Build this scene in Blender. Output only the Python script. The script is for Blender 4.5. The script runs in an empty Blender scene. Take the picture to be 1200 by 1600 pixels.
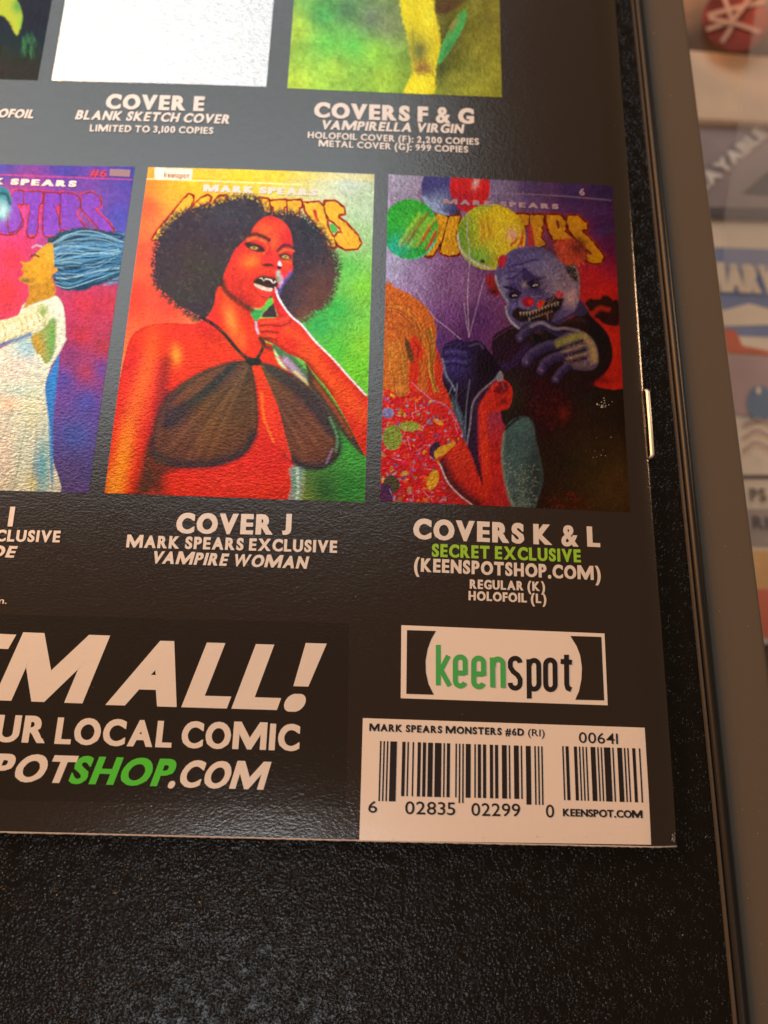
import bpy, bmesh, math, random
import numpy as np
from mathutils import Matrix, Vector

sc = bpy.context.scene
col = sc.collection
U = 0.0385            # one layout unit (width of a cover picture) in metres
Z0 = 0.0032           # the cover's height above the tray panel, metres
rng = np.random.default_rng(7)
random.seed(7)

# ------------------------------------------------------------------ camera
ROT = np.array([[0.9992616033732608, 0.02559051979504056, 0.028659611311384336],
                [-0.03228552750702943, 0.9636427520867836, 0.2652362928865368],
                [-0.02083009211436277, -0.2659657339719151, 0.963757404960023]])
EYE = np.array([1.0237655541849702, -2.322719275566742, 2.771224359797969])
FPX = 1150.0
cd = bpy.data.cameras.new('camera'); cam = bpy.data.objects.new('camera', cd); col.objects.link(cam)
m = Matrix([list(r) for r in ROT.T]).to_4x4()
m.translation = Vector((EYE[0]*U, EYE[1]*U, EYE[2]*U + Z0))
cam.matrix_world = m
cd.sensor_fit = 'HORIZONTAL'; cd.sensor_width = 36.0; cd.lens = FPX/1200*36
cd.clip_start = 0.005; cd.clip_end = 20
cd.dof.use_dof = True; cd.dof.focus_distance = 0.107; cd.dof.aperture_fstop = 21
sc.camera = cam
sc.view_settings.view_transform = 'Standard'; sc.view_settings.look = 'None'
sc.view_settings.exposure = 0.0; sc.view_settings.gamma = 1.0
sc.view_settings.use_curve_mapping = False

# ------------------------------------------------------------------ light
w = bpy.data.worlds.new('World'); sc.world = w; w.use_nodes = True
w.node_tree.nodes['Background'].inputs[0].default_value = (1.0, 0.56, 0.30, 1)
w.node_tree.nodes['Background'].inputs[1].default_value = 0.20

def lamp(name, loc, target, sx, sy, power, color, shape='RECTANGLE'):
    d = bpy.data.lights.new(name, 'AREA'); d.shape = shape; d.size = sx*U; d.size_y = sy*U
    d.energy = power; d.color = color
    o = bpy.data.objects.new(name, d); col.objects.link(o)
    o.location = Vector(loc)*U
    o.rotation_euler = (Vector(target)-Vector(loc)).to_track_quat('-Z', 'Y').to_euler()
    return o
lamp('cool_window_light', (-7.6, 8.7, 13), (-7.6, 8.7, 0), 20, 10.2, 2.1, (0.82, 0.95, 1.0))
lamp('cool_window_light', (-7.6, 22.0, 13), (-7.6, 22.0, 0), 20, 12.0, 1.95, (0.78, 0.94, 1.0))
lamp('warm_room_light', (-29, 15, 15), (1, -1, 0), 20, 20, 39.0, (1.0, 0.42, 0.115), 'ELLIPSE')
pl = bpy.data.lights.new('added_table_fill', 'POINT'); pl.energy = 2.6; pl.color = (1.0, 0.60, 0.34); pl.shadow_soft_size = .05  # unseen warm fill, added low at the side to brighten the table things
po = bpy.data.objects.new('added_table_fill', pl); col.objects.link(po); po.location = (11*U, 3.5*U, -.9*U)
lamp('cool_ceiling_light', (-1.4, -9.3, 14), (0.6, -3, 0), 4.0, 2.8, 0.36, (0.92, 0.97, 1.0), 'ELLIPSE')

# ------------------------------------------------------------------ helpers
def lin(c):
    c = np.asarray(c, float)/255.0
    return np.where(c <= .04045, c/12.92, ((c+.055)/1.055)**2.4)
def inv(u, v, z=0.0):
    """point of the plane at height z (layout units) that lies at (u, v) of the layout drawing"""
    d = ROT.T @ np.array([(u-600)/FPX, -(v-800)/FPX, -1.0])
    s = (z-EYE[2])/d[2]
    return EYE[0]+s*d[0], EYE[1]+s*d[1]
PX1, PY0 = 2.158, -2.743       # spine and bottom edge of the comic
def warp(x, y):
    """gentle waves of the cover, its roll into the spine and the slight droop of the lower edge"""
    x = np.asarray(x, float); y = np.asarray(y, float)
    z = .0035*np.sin(2.3*x+.8*y+.6) + .003*np.sin(1.1*x-2.7*y) + .0012*np.sin(4.1*x+3.3*y)
    t = np.clip((x-2.03)/(PX1-2.03), 0, 1)
    z = z-.030*t**2.2
    b = np.clip((PY0+.22-y)/.22, 0, 1)
    return z-.006*b**2
def wpt(x, y, off):
    """layout units to world metres"""
    x = np.asarray(x, float); y = np.asarray(y, float)
    return np.stack([x*U, y*U, (warp(x, y)+off)*U+Z0], -1)

def mat(name, color, rough=.5, metal=0.0, spec=.5, bump=None, attr=None, coat=0.0, coatr=.1):
    M = bpy.data.materials.new(name); M.use_nodes = True
    nt = M.node_tree; b = nt.nodes['Principled BSDF']
    b.inputs['Base Color'].default_value = (*color, 1)
    b.inputs['Roughness'].default_value = rough; b.inputs['Metallic'].default_value = metal
    b.inputs['Specular IOR Level'].default_value = spec
    b.inputs['Coat Weight'].default_value = coat; b.inputs['Coat Roughness'].default_value = coatr
    if attr:
        a = nt.nodes.new('ShaderNodeAttribute'); a.attribute_name = attr
        nt.links.new(a.outputs['Color'], b.inputs['Base Color'])
    if bump:
        tc = nt.nodes.new('ShaderNodeTexCoord'); prev = None
        for (scale, stretch, dist, strength, detail) in bump:
            mp = nt.nodes.new('ShaderNodeMapping'); mp.inputs['Scale'].default_value = stretch
            nz = nt.nodes.new('ShaderNodeTexNoise'); nz.inputs['Scale'].default_value = scale
            nz.inputs['Detail'].default_value = detail; nz.inputs['Roughness'].default_value = .6
            bp = nt.nodes.new('ShaderNodeBump'); bp.inputs['Strength'].default_value = strength
            bp.inputs['Distance'].default_value = dist
            nt.links.new(tc.outputs['Object'], mp.inputs[0]); nt.links.new(mp.outputs[0], nz.inputs['Vector'])
            nt.links.new(nz.outputs[0], bp.inputs['Height'])
            if prev: nt.links.new(prev.outputs[0], bp.inputs['Normal'])
            prev = bp
        nt.links.new(prev.outputs[0], b.inputs['Normal'])
        if coat: nt.links.new(prev.outputs[0], b.inputs['Coat Normal'])
    return M
PAPER_BUMP = [(330, (1, 1.3, 1), .00005, .5, 2), (2000, (1, 1.5, 1), .00005, .75, 3)]
ART_BUMP = [(330, (1, 1.3, 1), .00004, .5, 2), (1900, (1, 1.3, 1), .000075, .8, 3)]
LABEL_BUMP = [(330, (1, 1.3, 1), .00004, .5, 2), (2000, (1, 1.5, 1), .00002, .6, 3)]
M_black = mat('black_gloss_print', (.009, .0062, .0055), .19, spec=.9, coat=.6, coatr=.16, bump=PAPER_BUMP)
M_banner = mat('banner_black_print', (.005, .0036, .0034), .19, spec=.8, coat=.5, coatr=.16, bump=PAPER_BUMP)
M_white = mat('foil_white_print', (.76, .74, .71), .34, .4, bump=LABEL_BUMP)
M_green = mat('foil_green_print', tuple(lin((78, 200, 60))), .36, .3, bump=LABEL_BUMP)
M_lime = mat('lime_print', tuple(lin((135, 190, 50))), .4, .1, bump=LABEL_BUMP)
M_logo_green = mat('logo_green_print', tuple(lin((62, 165, 85))), .4, .1, bump=LABEL_BUMP)
M_ink = mat('black_ink', (.012, .010, .012), .32, bump=LABEL_BUMP)
M_label = mat('label_white_print', (.75, .72, .69), .34, .25, bump=LABEL_BUMP)
M_art = mat('foil_picture_print', (.5, .5, .5), .24, .66, attr='ink', bump=ART_BUMP)
def holo(M):
    """a thin clear film over the foil ink: its thickness drifts, so its glints drift through the rainbow"""
    nt = M.node_tree; b = nt.nodes['Principled BSDF']
    if 'Thin Film Thickness' not in b.inputs: return
    tc = nt.nodes.new('ShaderNodeTexCoord'); nz = nt.nodes.new('ShaderNodeTexNoise'); nz.inputs['Scale'].default_value = 45; nz.inputs['Detail'].default_value = 6
    mr = nt.nodes.new('ShaderNodeMapRange'); mr.inputs[1].default_value = .3; mr.inputs[2].default_value = .7; mr.inputs[3].default_value = 330; mr.inputs[4].default_value = 560
    nt.links.new(tc.outputs['Object'], nz.inputs['Vector']); nt.links.new(nz.outputs[0], mr.inputs[0]); nt.links.new(mr.outputs[0], b.inputs['Thin Film Thickness'])
    b.inputs['Thin Film IOR'].default_value = 1.40
holo(M_art)
M_blank = mat('foil_blank_print', (.92, .93, .94), .15, .92, bump=[(330, (1, 1.3, 1), .00005, .6, 2), (1900, (.6, 1.7, 1), .00017, 1.0, 4)])
M_paper = mat('page_paper_edge', (.62, .58, .52), .7, bump=[(1500, (.1, .1, 3), .0001, .6, 2)])
M_steel = mat('staple_steel', (.84, .81, .72), .42, .5)

def link(name, me, m_, parent=None, label=None):
    if m_ is not None: me.materials.append(m_)
    o = bpy.data.objects.new(name, me); col.objects.link(o)
    if parent: o.parent = parent
    if label: o['label'] = label
    return o
def empty(name, loc, label, cat, group=None):
    o = bpy.data.objects.new(name, None); col.objects.link(o); o.location = loc
    o.empty_display_size = .01
    o['label'] = label; o['category'] = cat
    if group: o['group'] = group
    return o
def pmesh(verts, faces, smooth=False):
    me = bpy.data.meshes.new('m'); me.from_pydata([tuple(v) for v in verts], [], faces); me.update()
    if smooth:
        for p in me.polygons: p.use_smooth = True
    return me
def grid_mesh(P, colors=None):
    """P: (nv, nu, 3) array of points -> a smooth quad grid with an optional colour per point"""
    nv, nu = P.shape[:2]
    me = bpy.data.meshes.new('m')
    idx = np.arange(nv*nu).reshape(nv, nu)
    q = np.stack([idx[1:, :-1], idx[1:, 1:], idx[:-1, 1:], idx[:-1, :-1]], -1).reshape(-1)
    nf = len(q)//4
    me.vertices.add(nv*nu); me.vertices.foreach_set('co', P.reshape(-1).astype(np.float32))
    me.loops.add(len(q)); me.loops.foreach_set('vertex_index', q.astype(np.int32))
    me.polygons.add(nf); me.polygons.foreach_set('loop_start', (np.arange(nf)*4).astype(np.int32))
    me.polygons.foreach_set('use_smooth', np.ones(nf, bool))
    me.update(); me.validate()
    if colors is not None:
        a = me.color_attributes.new('ink', 'FLOAT_COLOR', 'POINT')
        rgba = np.ones((nv*nu, 4), np.float32); rgba[:, :3] = colors.reshape(-1, 3)
        a.data.foreach_set('color', rgba.reshape(-1))
    return me
def quad_grid(corners, nu, nv):
    """corners TL TR BR BL in layout drawing -> x, y arrays on the cover, first row at the bottom"""
    c = [np.array(inv(*p)) for p in corners]
    s = np.linspace(0, 1, nu)[None, :, None]; t = np.linspace(0, 1, nv)[:, None, None]
    P = (1-t)*((1-s)*c[3]+s*c[2]) + t*((1-s)*c[0]+s*c[1])
    return P[..., 0], P[..., 1]
def patch(name, corners, m_, parent, off, nu=24, nv=24, label=None):
    x, y = quad_grid(corners, nu, nv)
    return link(name, grid_mesh(wpt(x, y, off)), m_, parent, label)

# ---- lettering
GLYPHS = {}
def glyph(ch, offset):
    if (ch, offset) in GLYPHS: return GLYPHS[ch, offset]
    if ch == '!':
        t = .10+2*offset; n = 20
        V = [(0, .714), (t*.22, .25), (t*.95, .25), (t*1.17, .714)]+[(t*.585+t*.56*math.cos(q), t*.52-.01+t*.56*math.sin(q)) for q in np.linspace(0, 2*math.pi, n, endpoint=False)]
        V = np.array([(x, y, 0) for x, y in V]); F = [(0, 1, 2, 3), tuple(range(4, 4+n))]
        GLYPHS[ch, offset] = (V, F); return V, F
    t = .105+2*offset
    if ch == 'M':              # drawn by hand: a heavy M keeps its open notches
        c, wd = .714, .62+2.6*t
        O = [(0, 0), (0, c), (t*1.25, c), (wd/2, c*.40), (wd-t*1.25, c), (wd, c), (wd, 0), (wd-t, 0), (wd-t, c*.60), (wd/2+t*.30, 0), (wd/2-t*.30, 0), (t, c*.60), (t, 0)]
        P_ = [O[0], O[1], O[2], O[3], O[4], O[5], O[6], O[7], O[8], O[9], O[10], O[11], O[12]]
        bm = bmesh.new(); f = bm.faces.new([bm.verts.new((x, y, 0)) for x, y in P_])
        bmesh.ops.triangulate(bm, faces=[f]); bm.normal_update()
        V = np.array([v.co[:] for v in bm.verts]); F = []
        for f in bm.faces: F.append(tuple(v.index for v in (f.verts if f.normal.z > 0 else reversed(f.verts[:]))))
        bm.free(); GLYPHS[ch, offset] = (V, F); return V, F
    o_ = min(offset, .022) if ch in 'W&6#98' else offset
    cu = bpy.data.curves.new('t', 'FONT'); cu.body = ch; cu.size = 1; cu.offset = o_; cu.resolution_u = 5
    o = bpy.data.objects.new('t', cu); col.objects.link(o)
    dg = bpy.context.evaluated_depsgraph_get(); dg.update()
    me = bpy.data.meshes.new_from_object(o.evaluated_get(dg))
    V = np.array([v.co[:] for v in me.vertices]); F = [tuple(p.vertices) for p in me.polygons]
    bpy.data.objects.remove(o); bpy.data.curves.remove(cu); bpy.data.meshes.remove(me)
    V[:, 1] = np.where(V[:, 1] > .35, V[:, 1]-o_*.9, V[:, 1]+np.where(V[:, 1] < .1, o_*.9, 0)) if ch.isupper() or ch.isdigit() else V[:, 1]
    if ch == 'J': V[:, 1] = (V[:, 1]-V[:, 1].min())/(V[:, 1].max()-V[:, 1].min())*.714
    GLYPHS[ch, offset] = (V, F); return V, F
KERN = {'AV': -.10, 'VA': -.10, 'LT': -.08, 'TA': -.09, 'AT': -.09, 'LY': -.08, 'YA': -.08, 'LO': -.02, '.C': -.01, 'OV': -.03, 'VE': .0, 'PA': -.06, 'RT': -.02, 'OT': -.02, 'TE': .0, 'FO': -.03, 'KE': .0}
def text_verts(body, offset=0.0, shear=0.0, spacing=1.0):
    x = 0; VV, FF, n = [], [], 0
    for i, ch in enumerate(body):
        if ch == ' ': x += .25*spacing; continue
        V, F = glyph(ch, offset)
        V = V.copy(); x0, x1 = V[:, 0].min(), V[:, 0].max()
        x += KERN.get(body[i-1:i+1], 0) if i else 0
        side = .045 if ch in 'OCGQ&()' else .06
        V[:, 0] += x-x0; VV.append(V); FF += [tuple(k+n for k in f) for f in F]; n += len(V)
        x += x1-x0+side*1.25+(spacing-1)*.5
    V = np.concatenate(VV); V[:, 0] += shear*V[:, 1]
    return V, FF
CAP = .714
def lettering(name, body, bl, br, cap, m_, parent, bold=.02, shear=0.0, heavy=0.0, off=.0020, spacing=1.0, place=None, label=None):
    """letters whose ink runs from bl to br on the baseline, capitals `cap` drawing pixels high"""
    V, F = text_verts(body, bold, shear, spacing)
    x0, x1 = V[:, 0].min(), V[:, 0].max()
    pl = place or (lambda u, v: inv(u, v))
    a = np.array(pl(*bl)); b = np.array(pl(*br))
    ux = b-a; Wd = np.hypot(*ux); ux = ux/Wd; uy = np.array([-ux[1], ux[0]])
    t = np.array(pl(bl[0], bl[1]-cap)); H = abs((t-a)@uy)
    X = (V[:, 0]-x0)/(x1-x0)*Wd; Y = V[:, 1]/CAP*H
    allv, allf = [], []
    shifts = [0.0] if not heavy else [-heavy, 0.0, heavy]
    for k, s in enumerate(shifts):
        xx = a[0]+ux[0]*(X+s*H)+uy[0]*Y; yy = a[1]+ux[1]*(X+s*H)+uy[1]*Y
        n = len(allv)*len(V)
        allv.append((xx, yy, k)); allf += [tuple(i+n for i in f) for f in F]
    if place is None:
        P = np.concatenate([wpt(xx, yy, off+.0002*k) for xx, yy, k in allv])
    else:
        P = np.concatenate([place.world(xx, yy, k) for xx, yy, k in allv])
    return link(name, pmesh(P, allf), m_, parent, label)

# ------------------------------------------------------------------ painter of the printed pictures
def smooth_closed(p, n=5):
    p = np.asarray(p, float); out = []
    N = len(p)
    for i in range(N):
        a, b, c, d = p[i-1], p[i], p[(i+1) % N], p[(i+2) % N]
        for k in range(n):
            t = k/n
            out.append(.5*((2*b)+(-a+c)*t+(2*a-5*b+4*c-d)*t*t+(-a+3*b-3*c+d)*t**3))
    return np.array(out)
def smooth_open(p, n=6):
    p = np.asarray(p, float)
    if len(p) < 3: return p
    q = np.vstack([2*p[0]-p[1], p, 2*p[-1]-p[-2]]); out = []
    for i in range(1, len(q)-2):
        a, b, c, d = q[i-1], q[i], q[i+1], q[i+2]
        for k in range(n):
            t = k/n
            out.append(.5*((2*b)+(-a+c)*t+(2*a-5*b+4*c-d)*t*t+(-a+3*b-3*c+d)*t**3))
    out.append(p[-1])
    return np.array(out)
def vnoise(x, y, s, seed=0):
    r = np.random.default_rng(seed); T = r.random((64, 64))
    x = x/s; y = y/s; xi = np.floor(x).astype(int); yi = np.floor(y).astype(int)
    fx = x-xi; fy = y-yi; fx = fx*fx*(3-2*fx); fy = fy*fy*(3-2*fy)
    g = lambda i, j: T[i % 64, j % 64]
    return (g(xi, yi)*(1-fx)+g(xi+1, yi)*fx)*(1-fy)+(g(xi, yi+1)*(1-fx)+g(xi+1, yi+1)*fx)*fy
class Art:
    def __init__(s, corners, nu, nv, ox, oy, k):
        s.x, s.y = quad_grid(corners, nu, nv)
        Q = np.stack([s.x-EYE[0], s.y-EYE[1], np.zeros_like(s.x)-EYE[2]], -1) @ ROT.T
        s.X = (600+FPX*Q[..., 0]/-Q[..., 2]-ox)/k; s.Y = (800-FPX*Q[..., 1]/-Q[..., 2]-oy)/k
        s.c = np.zeros(s.X.shape+(3,)); s.last = None
    def grad(s, pts, power=2.4):
        num = 0; den = 0
        for x, y, c in pts:
            wt = 1/((s.X-x)**2+(s.Y-y)**2+900)**(power/2)
            num = num+wt[..., None]*lin(c); den = den+wt
        s.c[:] = num/den[..., None]
    def sdf(s, p, closed=True, pad=40):
        p = np.asarray(p, float)
        x0, y0 = p.min(0)-pad; x1, y1 = p.max(0)+pad
        box = (s.X > x0) & (s.X < x1) & (s.Y > y0) & (s.Y < y1)
        X = s.X[box]; Y = s.Y[box]
        d = np.full(X.shape, 1e9); ins = np.zeros(X.shape, bool)
        n = len(p)
        for i in range(n if closed else n-1):
            a = p[i]; b = p[(i+1) % n]; e = b-a; L = e@e+1e-9
            t = np.clip(((X-a[0])*e[0]+(Y-a[1])*e[1])/L, 0, 1)
            d = np.minimum(d, (X-a[0]-t*e[0])**2+(Y-a[1]-t*e[1])**2)
            if closed and a[1] != b[1]:
                cr = ((a[1] > Y) != (b[1] > Y)) & (X < (b[0]-a[0])*(Y-a[1])/(b[1]-a[1])+a[0])
                ins ^= cr
        d = np.sqrt(d)
        if closed: d = np.where(ins, -d, d)
        return box, d
    def mix(s, box, a, c):
        a = a[..., None]
        cc = lin(c)
        s.c[box] = s.c[box]*(1-a)+cc*a
    def poly(s, p, c, soft=4, alpha=1, smooth=True, rough=0, rs=9, clip=None, seed=0):
        q = smooth_closed(p) if smooth else np.asarray(p, float)
        box, d = s.sdf(q, True, soft+rough+6)
        if rough: d = d+(vnoise(s.X[box], s.Y[box], rs, seed)-.5)*2*rough
        a = np.clip(.5-d/soft, 0, 1)*alpha
        if clip is not None: a = a*clip[box]
        s.mix(box, a, c)
        mk = np.zeros(s.X.shape); mk[box] = np.clip(.5-d/soft, 0, 1); s.last = mk
        return mk
    def line(s, p, wd, c, soft=4, alpha=1, clip=None, taper=False):
        q = smooth_open(p)
        box, d = s.sdf(q, False, wd+soft+4)
        a = np.clip(.5-(d-wd/2)/soft, 0, 1)*alpha
        if clip is not None: a = a*clip[box]
        s.mix(box, a, c)
    def blob(s, x, y, rx, ry, c, alpha=1, ang=0, clip=None, hard=1.0):
        t = math.radians(ang); ct, st = math.cos(t), math.sin(t)
        dx = s.X-x; dy = s.Y-y
        r2 = ((dx*ct+dy*st)/rx)**2+((-dx*st+dy*ct)/ry)**2
        box = r2 < 6
        a = np.exp(-r2[box]*hard)*alpha if hard == 1.0 else np.clip((1-np.sqrt(r2[box]))*hard, 0, 1)*alpha
        if clip is not None: a = a*clip[box]
        s.mix(box, a, c)
    def disc(s, x, y, rx, ry, c, alpha=1, ang=0, clip=None, edge=5):
        s.blob(x, y, rx, ry, c, alpha, ang, clip, hard=min(rx, ry)/edge)
    def strands(s, paths, n, spread, wd, cols, alpha, clip=None, jitter=8):
        """n hair strands interpolated between the first and last of the given paths"""
        A = np.asarray(paths[0], float); B = np.asarray(paths[-1], float)
        for i in range(n):
            t = rng.random(); p = A*(1-t)+B*t+rng.normal(0, jitter, A.shape)*[1, 1]
            s.line(p, wd*(.5+rng.random()), cols[rng.integers(len(cols))], 3, alpha*(.4+.6*rng.random()), clip)
    def grain(s, amp, scale=4, mask=None, seed=1):
        n = (vnoise(s.X, s.Y, scale, seed)+vnoise(s.X, s.Y, scale*2.3, seed+1)-1)*amp
        if mask is not None: n = n*mask
        s.c = np.clip(s.c*(1+n[..., None]), 0, 1)
    def build(s, name, parent, off=.0009, label=None):
        return link(name, grid_mesh(wpt(s.x, s.y, off), s.c), M_art, parent, label)

# ------------------------------------------------------------------ table and the black tray
ZT = -2.42                     # table height, layout units
tz = ZT*U+Z0
M_table = mat('dark_wood_table', tuple(lin((96, 74, 58))), .5, bump=[(60, (1, 8, 1), .001, .4, 4)])
tb = link('table_surface', pmesh([(-.6, -.6, tz), (.8, -.6, tz), (.8, .8, tz), (-.6, .8, tz)], [(0, 1, 2, 3)]), M_table)
tb['kind'] = 'structure'

def leather():
    M = bpy.data.materials.new('black_pebbled_plastic'); M.use_nodes = True
    nt = M.node_tree; b = nt.nodes['Principled BSDF']
    b.inputs['Base Color'].default_value = (.0030, .0030, .0030, 1); b.inputs['Roughness'].default_value = .20; b.inputs['Specular IOR Level'].default_value = .34
    tc = nt.nodes.new('ShaderNodeTexCoord')
    nz = nt.nodes.new('ShaderNodeTexNoise'); nz.inputs['Scale'].default_value = 700; nz.inputs['Detail'].default_value = 2
    mixv = nt.nodes.new('ShaderNodeMix'); mixv.data_type = 'VECTOR'; mixv.inputs['Factor'].default_value = .0004
    nt.links.new(tc.outputs['Object'], mixv.inputs[4]); nt.links.new(nz.outputs['Color'], mixv.inputs[5])
    hs = None
    for scale_, w_ in ((2150, 1.0), (3300, .55)):       # rounded pebbles of two sizes
        vo = nt.nodes.new('ShaderNodeTexVoronoi'); vo.feature = 'F1'; vo.inputs['Scale'].default_value = scale_
        nt.links.new(mixv.outputs[1], vo.inputs['Vector'])
        pw_ = nt.nodes.new('ShaderNodeMath'); pw_.operation = 'POWER'; pw_.inputs[1].default_value = 2.0
        nt.links.new(vo.outputs['Distance'], pw_.inputs[0])
        n3 = nt.nodes.new('ShaderNodeTexNoise'); n3.inputs['Scale'].default_value = 520; n3.inputs['Detail'].default_value = 2
        nt.links.new(tc.outputs['Object'], n3.inputs['Vector'])
        mu = nt.nodes.new('ShaderNodeMath'); mu.operation = 'MULTIPLY'; nt.links.new(pw_.outputs[0], mu.inputs[0])
        mr = nt.nodes.new('ShaderNodeMapRange'); mr.inputs[1].default_value = .3; mr.inputs[2].default_value = .7; mr.inputs[3].default_value = -.25*w_; mr.inputs[4].default_value = -1.9*w_
        nt.links.new(n3.outputs[0], mr.inputs[0]); nt.links.new(mr.outputs[0], mu.inputs[1])
        if hs is None: hs = mu
        else:
            ad = nt.nodes.new('ShaderNodeMath'); ad.operation = 'ADD'; nt.links.new(hs.outputs[0], ad.inputs[0]); nt.links.new(mu.outputs[0], ad.inputs[1]); hs = ad
    b1 = nt.nodes.new('ShaderNodeBump'); b1.inputs['Strength'].default_value = 1.0; b1.inputs['Distance'].default_value = .000058
    nt.links.new(hs.outputs[0], b1.inputs['Height']); nt.links.new(b1.outputs[0], b.inputs['Normal'])
    return M
M_leather = leather()
M_rim = mat('black_rim_plastic', (.086, .074, .058), .62, spec=.25, bump=[(2500, (1, 1, 1), .00002, .35, 2)])
M_bevel = mat('black_smooth_plastic', (.009, .0092, .010), .42, spec=.3, bump=[(1500, (1, .3, 1), .00002, .4, 2)])
M_worn = mat('worn_edge_plastic', (.04, .039, .038), .5, spec=.2, bump=[(1200, (1, .6, 1), .00012, .9, 3)])

tray = empty('black_tray', (0, 0, 0), 'black tray with a pebbled panel and smooth raised rim lying under the comic book', 'tray')
ys = np.linspace(-5.2, 4.0, 93)
bead = lambda y: np.interp(y, [-5.2, -3.26, -2.42, -1.43, -.21, 1.18, 4.0], [2.336, 2.325, 2.316, 2.301, 2.283, 2.260, 2.20])
bead = (lambda f: (lambda y: .25*f(y-.5)+.5*f(y)+.25*f(y+.5)))(bead)
XB = bead(ys)
def sweep(name, prof, m_, smooth=True):
    """a profile of (offset from the bead line, height) pairs run along the tray's right side"""
    P = np.stack([np.stack([(XB+dx)*U, ys*U, np.full_like(ys, dz*U)], -1) for dx, dz in prof], 1)
    me = grid_mesh(P)
    if not smooth:
        me.polygons.foreach_set('use_smooth', np.zeros(len(me.polygons), bool))
    me.flip_normals() if False else None
    return link(name, me, m_, tray)
# pebbled panel, sheet from far left to the groove
P = np.stack([np.stack([(XB*f+(-3.2)*(1-f))*U, ys*U, np.zeros_like(ys)], -1) for f in np.linspace(0, 1, 60)], 1)
link('pebbled_panel', grid_mesh(P), M_leather, tray)
sweep('worn_edge', [(0, 0), (.002, .012), (.006, .016), (.010, .014), (.012, .004), (.013, -.01)], M_worn)
sweep('bevel', [(.013, -.01), (.015, .012), (.022, .024), (.032, .028), (.044, .022), (.053, .008), (.058, -.008), (.062, -.012)], M_bevel)
sweep('rim', [(.062, -.012), (.064, -.006), (.068, -.0035), (.073, -.003), (.09, -.0028), (.17, -.0025), (.258, -.0025), (.266, -.0028), (.271, -.005), (.274, -.010), (.275, -.02), (.2755, -.04), (.276, -2.3)], M_rim)
# the rest of the tray's body down to the table
body = [(-3.2, -5.2), (2.6, -5.2), (2.47, 4.0), (-3.2, 4.0)]
vb = [(x*U, y*U, -.03*U) for x, y in body]+[(x*U, y*U, tz) for x, y in body]
link('underside', pmesh(vb, [(4, 5, 1, 0), (6, 7, 3, 2), (7, 4, 0, 3), (7, 6, 5, 4)]), M_rim, tray)

# ------------------------------------------------------------------ the comic book
comic = empty('comic_book', (0, 0, 0), 'comic book lying back cover up on the black tray, with cover pictures and a barcode', 'comic book')
X0, Y1 = -2.2, 3.95
gx = np.concatenate([np.linspace(X0, 2.03, 70), np.linspace(2.035, PX1, 16)])
gy = np.linspace(PY0, Y1, 120)
A, B = np.meshgrid(gx, gy)
top = wpt(A, B, 0)
# roll the cover over the spine and down towards the tray
ex = []
zs = top[:, -1, 2]
for k, (dx, fr) in enumerate([(.006, .25), (.009, .5), (.008, .75), (.002, 1.0)]):
    e = top[:, -1].copy(); e[:, 0] += dx*U; e[:, 2] = zs*(1-fr)+.0003*fr; ex.append(e)
P = np.concatenate([top]+[e[:, None] for e in ex], 1)
cover = link('back_cover', grid_mesh(P), M_black, comic)
# cut edge of the cover sheet, a hair thick, with tiny nicks along it
xe = np.linspace(X0, PX1, 400)
th = .010+.003*rng.random(400)
lip = wpt(xe, np.full_like(xe, PY0), .0008); lip[:, 1] -= (.0035+.0025*rng.random(400))*U
lo = lip.copy(); lo[:, 2] -= th*U
back = wpt(xe, np.full_like(xe, PY0), .0004)
link('cover_edge', grid_mesh(np.stack([lo, lip, back], 0)), mat('white_paper_edge', (.55, .50, .46), .5), comic)
# inner pages
pv = []
xs_ = np.linspace(X0, PX1-.03, 80); lev = np.linspace(0, 1, 9)
zt = wpt(xs_, np.full_like(xs_, PY0), -.012)[:, 2]
PP = np.stack([np.stack([xs_*U, np.full_like(xs_, PY0+.02+.012*((i*7) % 3)/3)*U, zt*(1-l)+.0001*l], -1) for i, l in enumerate(lev)], 0)
link('pages', grid_mesh(PP[::-1]), M_paper, comic)
# staple on the spine
a = np.array(inv(1011, 604)); b = np.array(inv(1021, 709))
V = []
for (sx, sy, up) in [(.000, .012, -.03), (.004, 0, .002), (.004, 0, .002), (.0, -.012, -.03)]: pass
ax = PX1+.010
ya, yb = a[1], b[1]
prof = [(ya+.006, -.055), (ya+.002, -.032), (ya-.008, -.028), ((ya+yb)/2, -.027), (yb+.008, -.028), (yb-.002, -.032), (yb-.006, -.055)]
ring = []
for y, z in prof:
    r = .0082
    dxs = -.014 if z < -.05 else (-.004 if z < -.03 else 0)
    ring.append([((ax+r*math.cos(t)+.006+dxs)*U, y*U, (z-.004+r*.75*math.sin(t))*U+Z0) for t in np.linspace(0, 2*math.pi, 12, endpoint=False)])
V = [v for rr in ring for v in rr]; F = []
for i in range(len(ring)-1):
    for j in range(12):
        F.append((i*12+j, i*12+(j+1) % 12, (i+1)*12+(j+1) % 12, (i+1)*12+j))
F += [tuple(range(11, -1, -1)), tuple(range(len(V)-12, len(V)))]
link('staple', pmesh(V, F, True), M_steel, comic)

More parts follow.
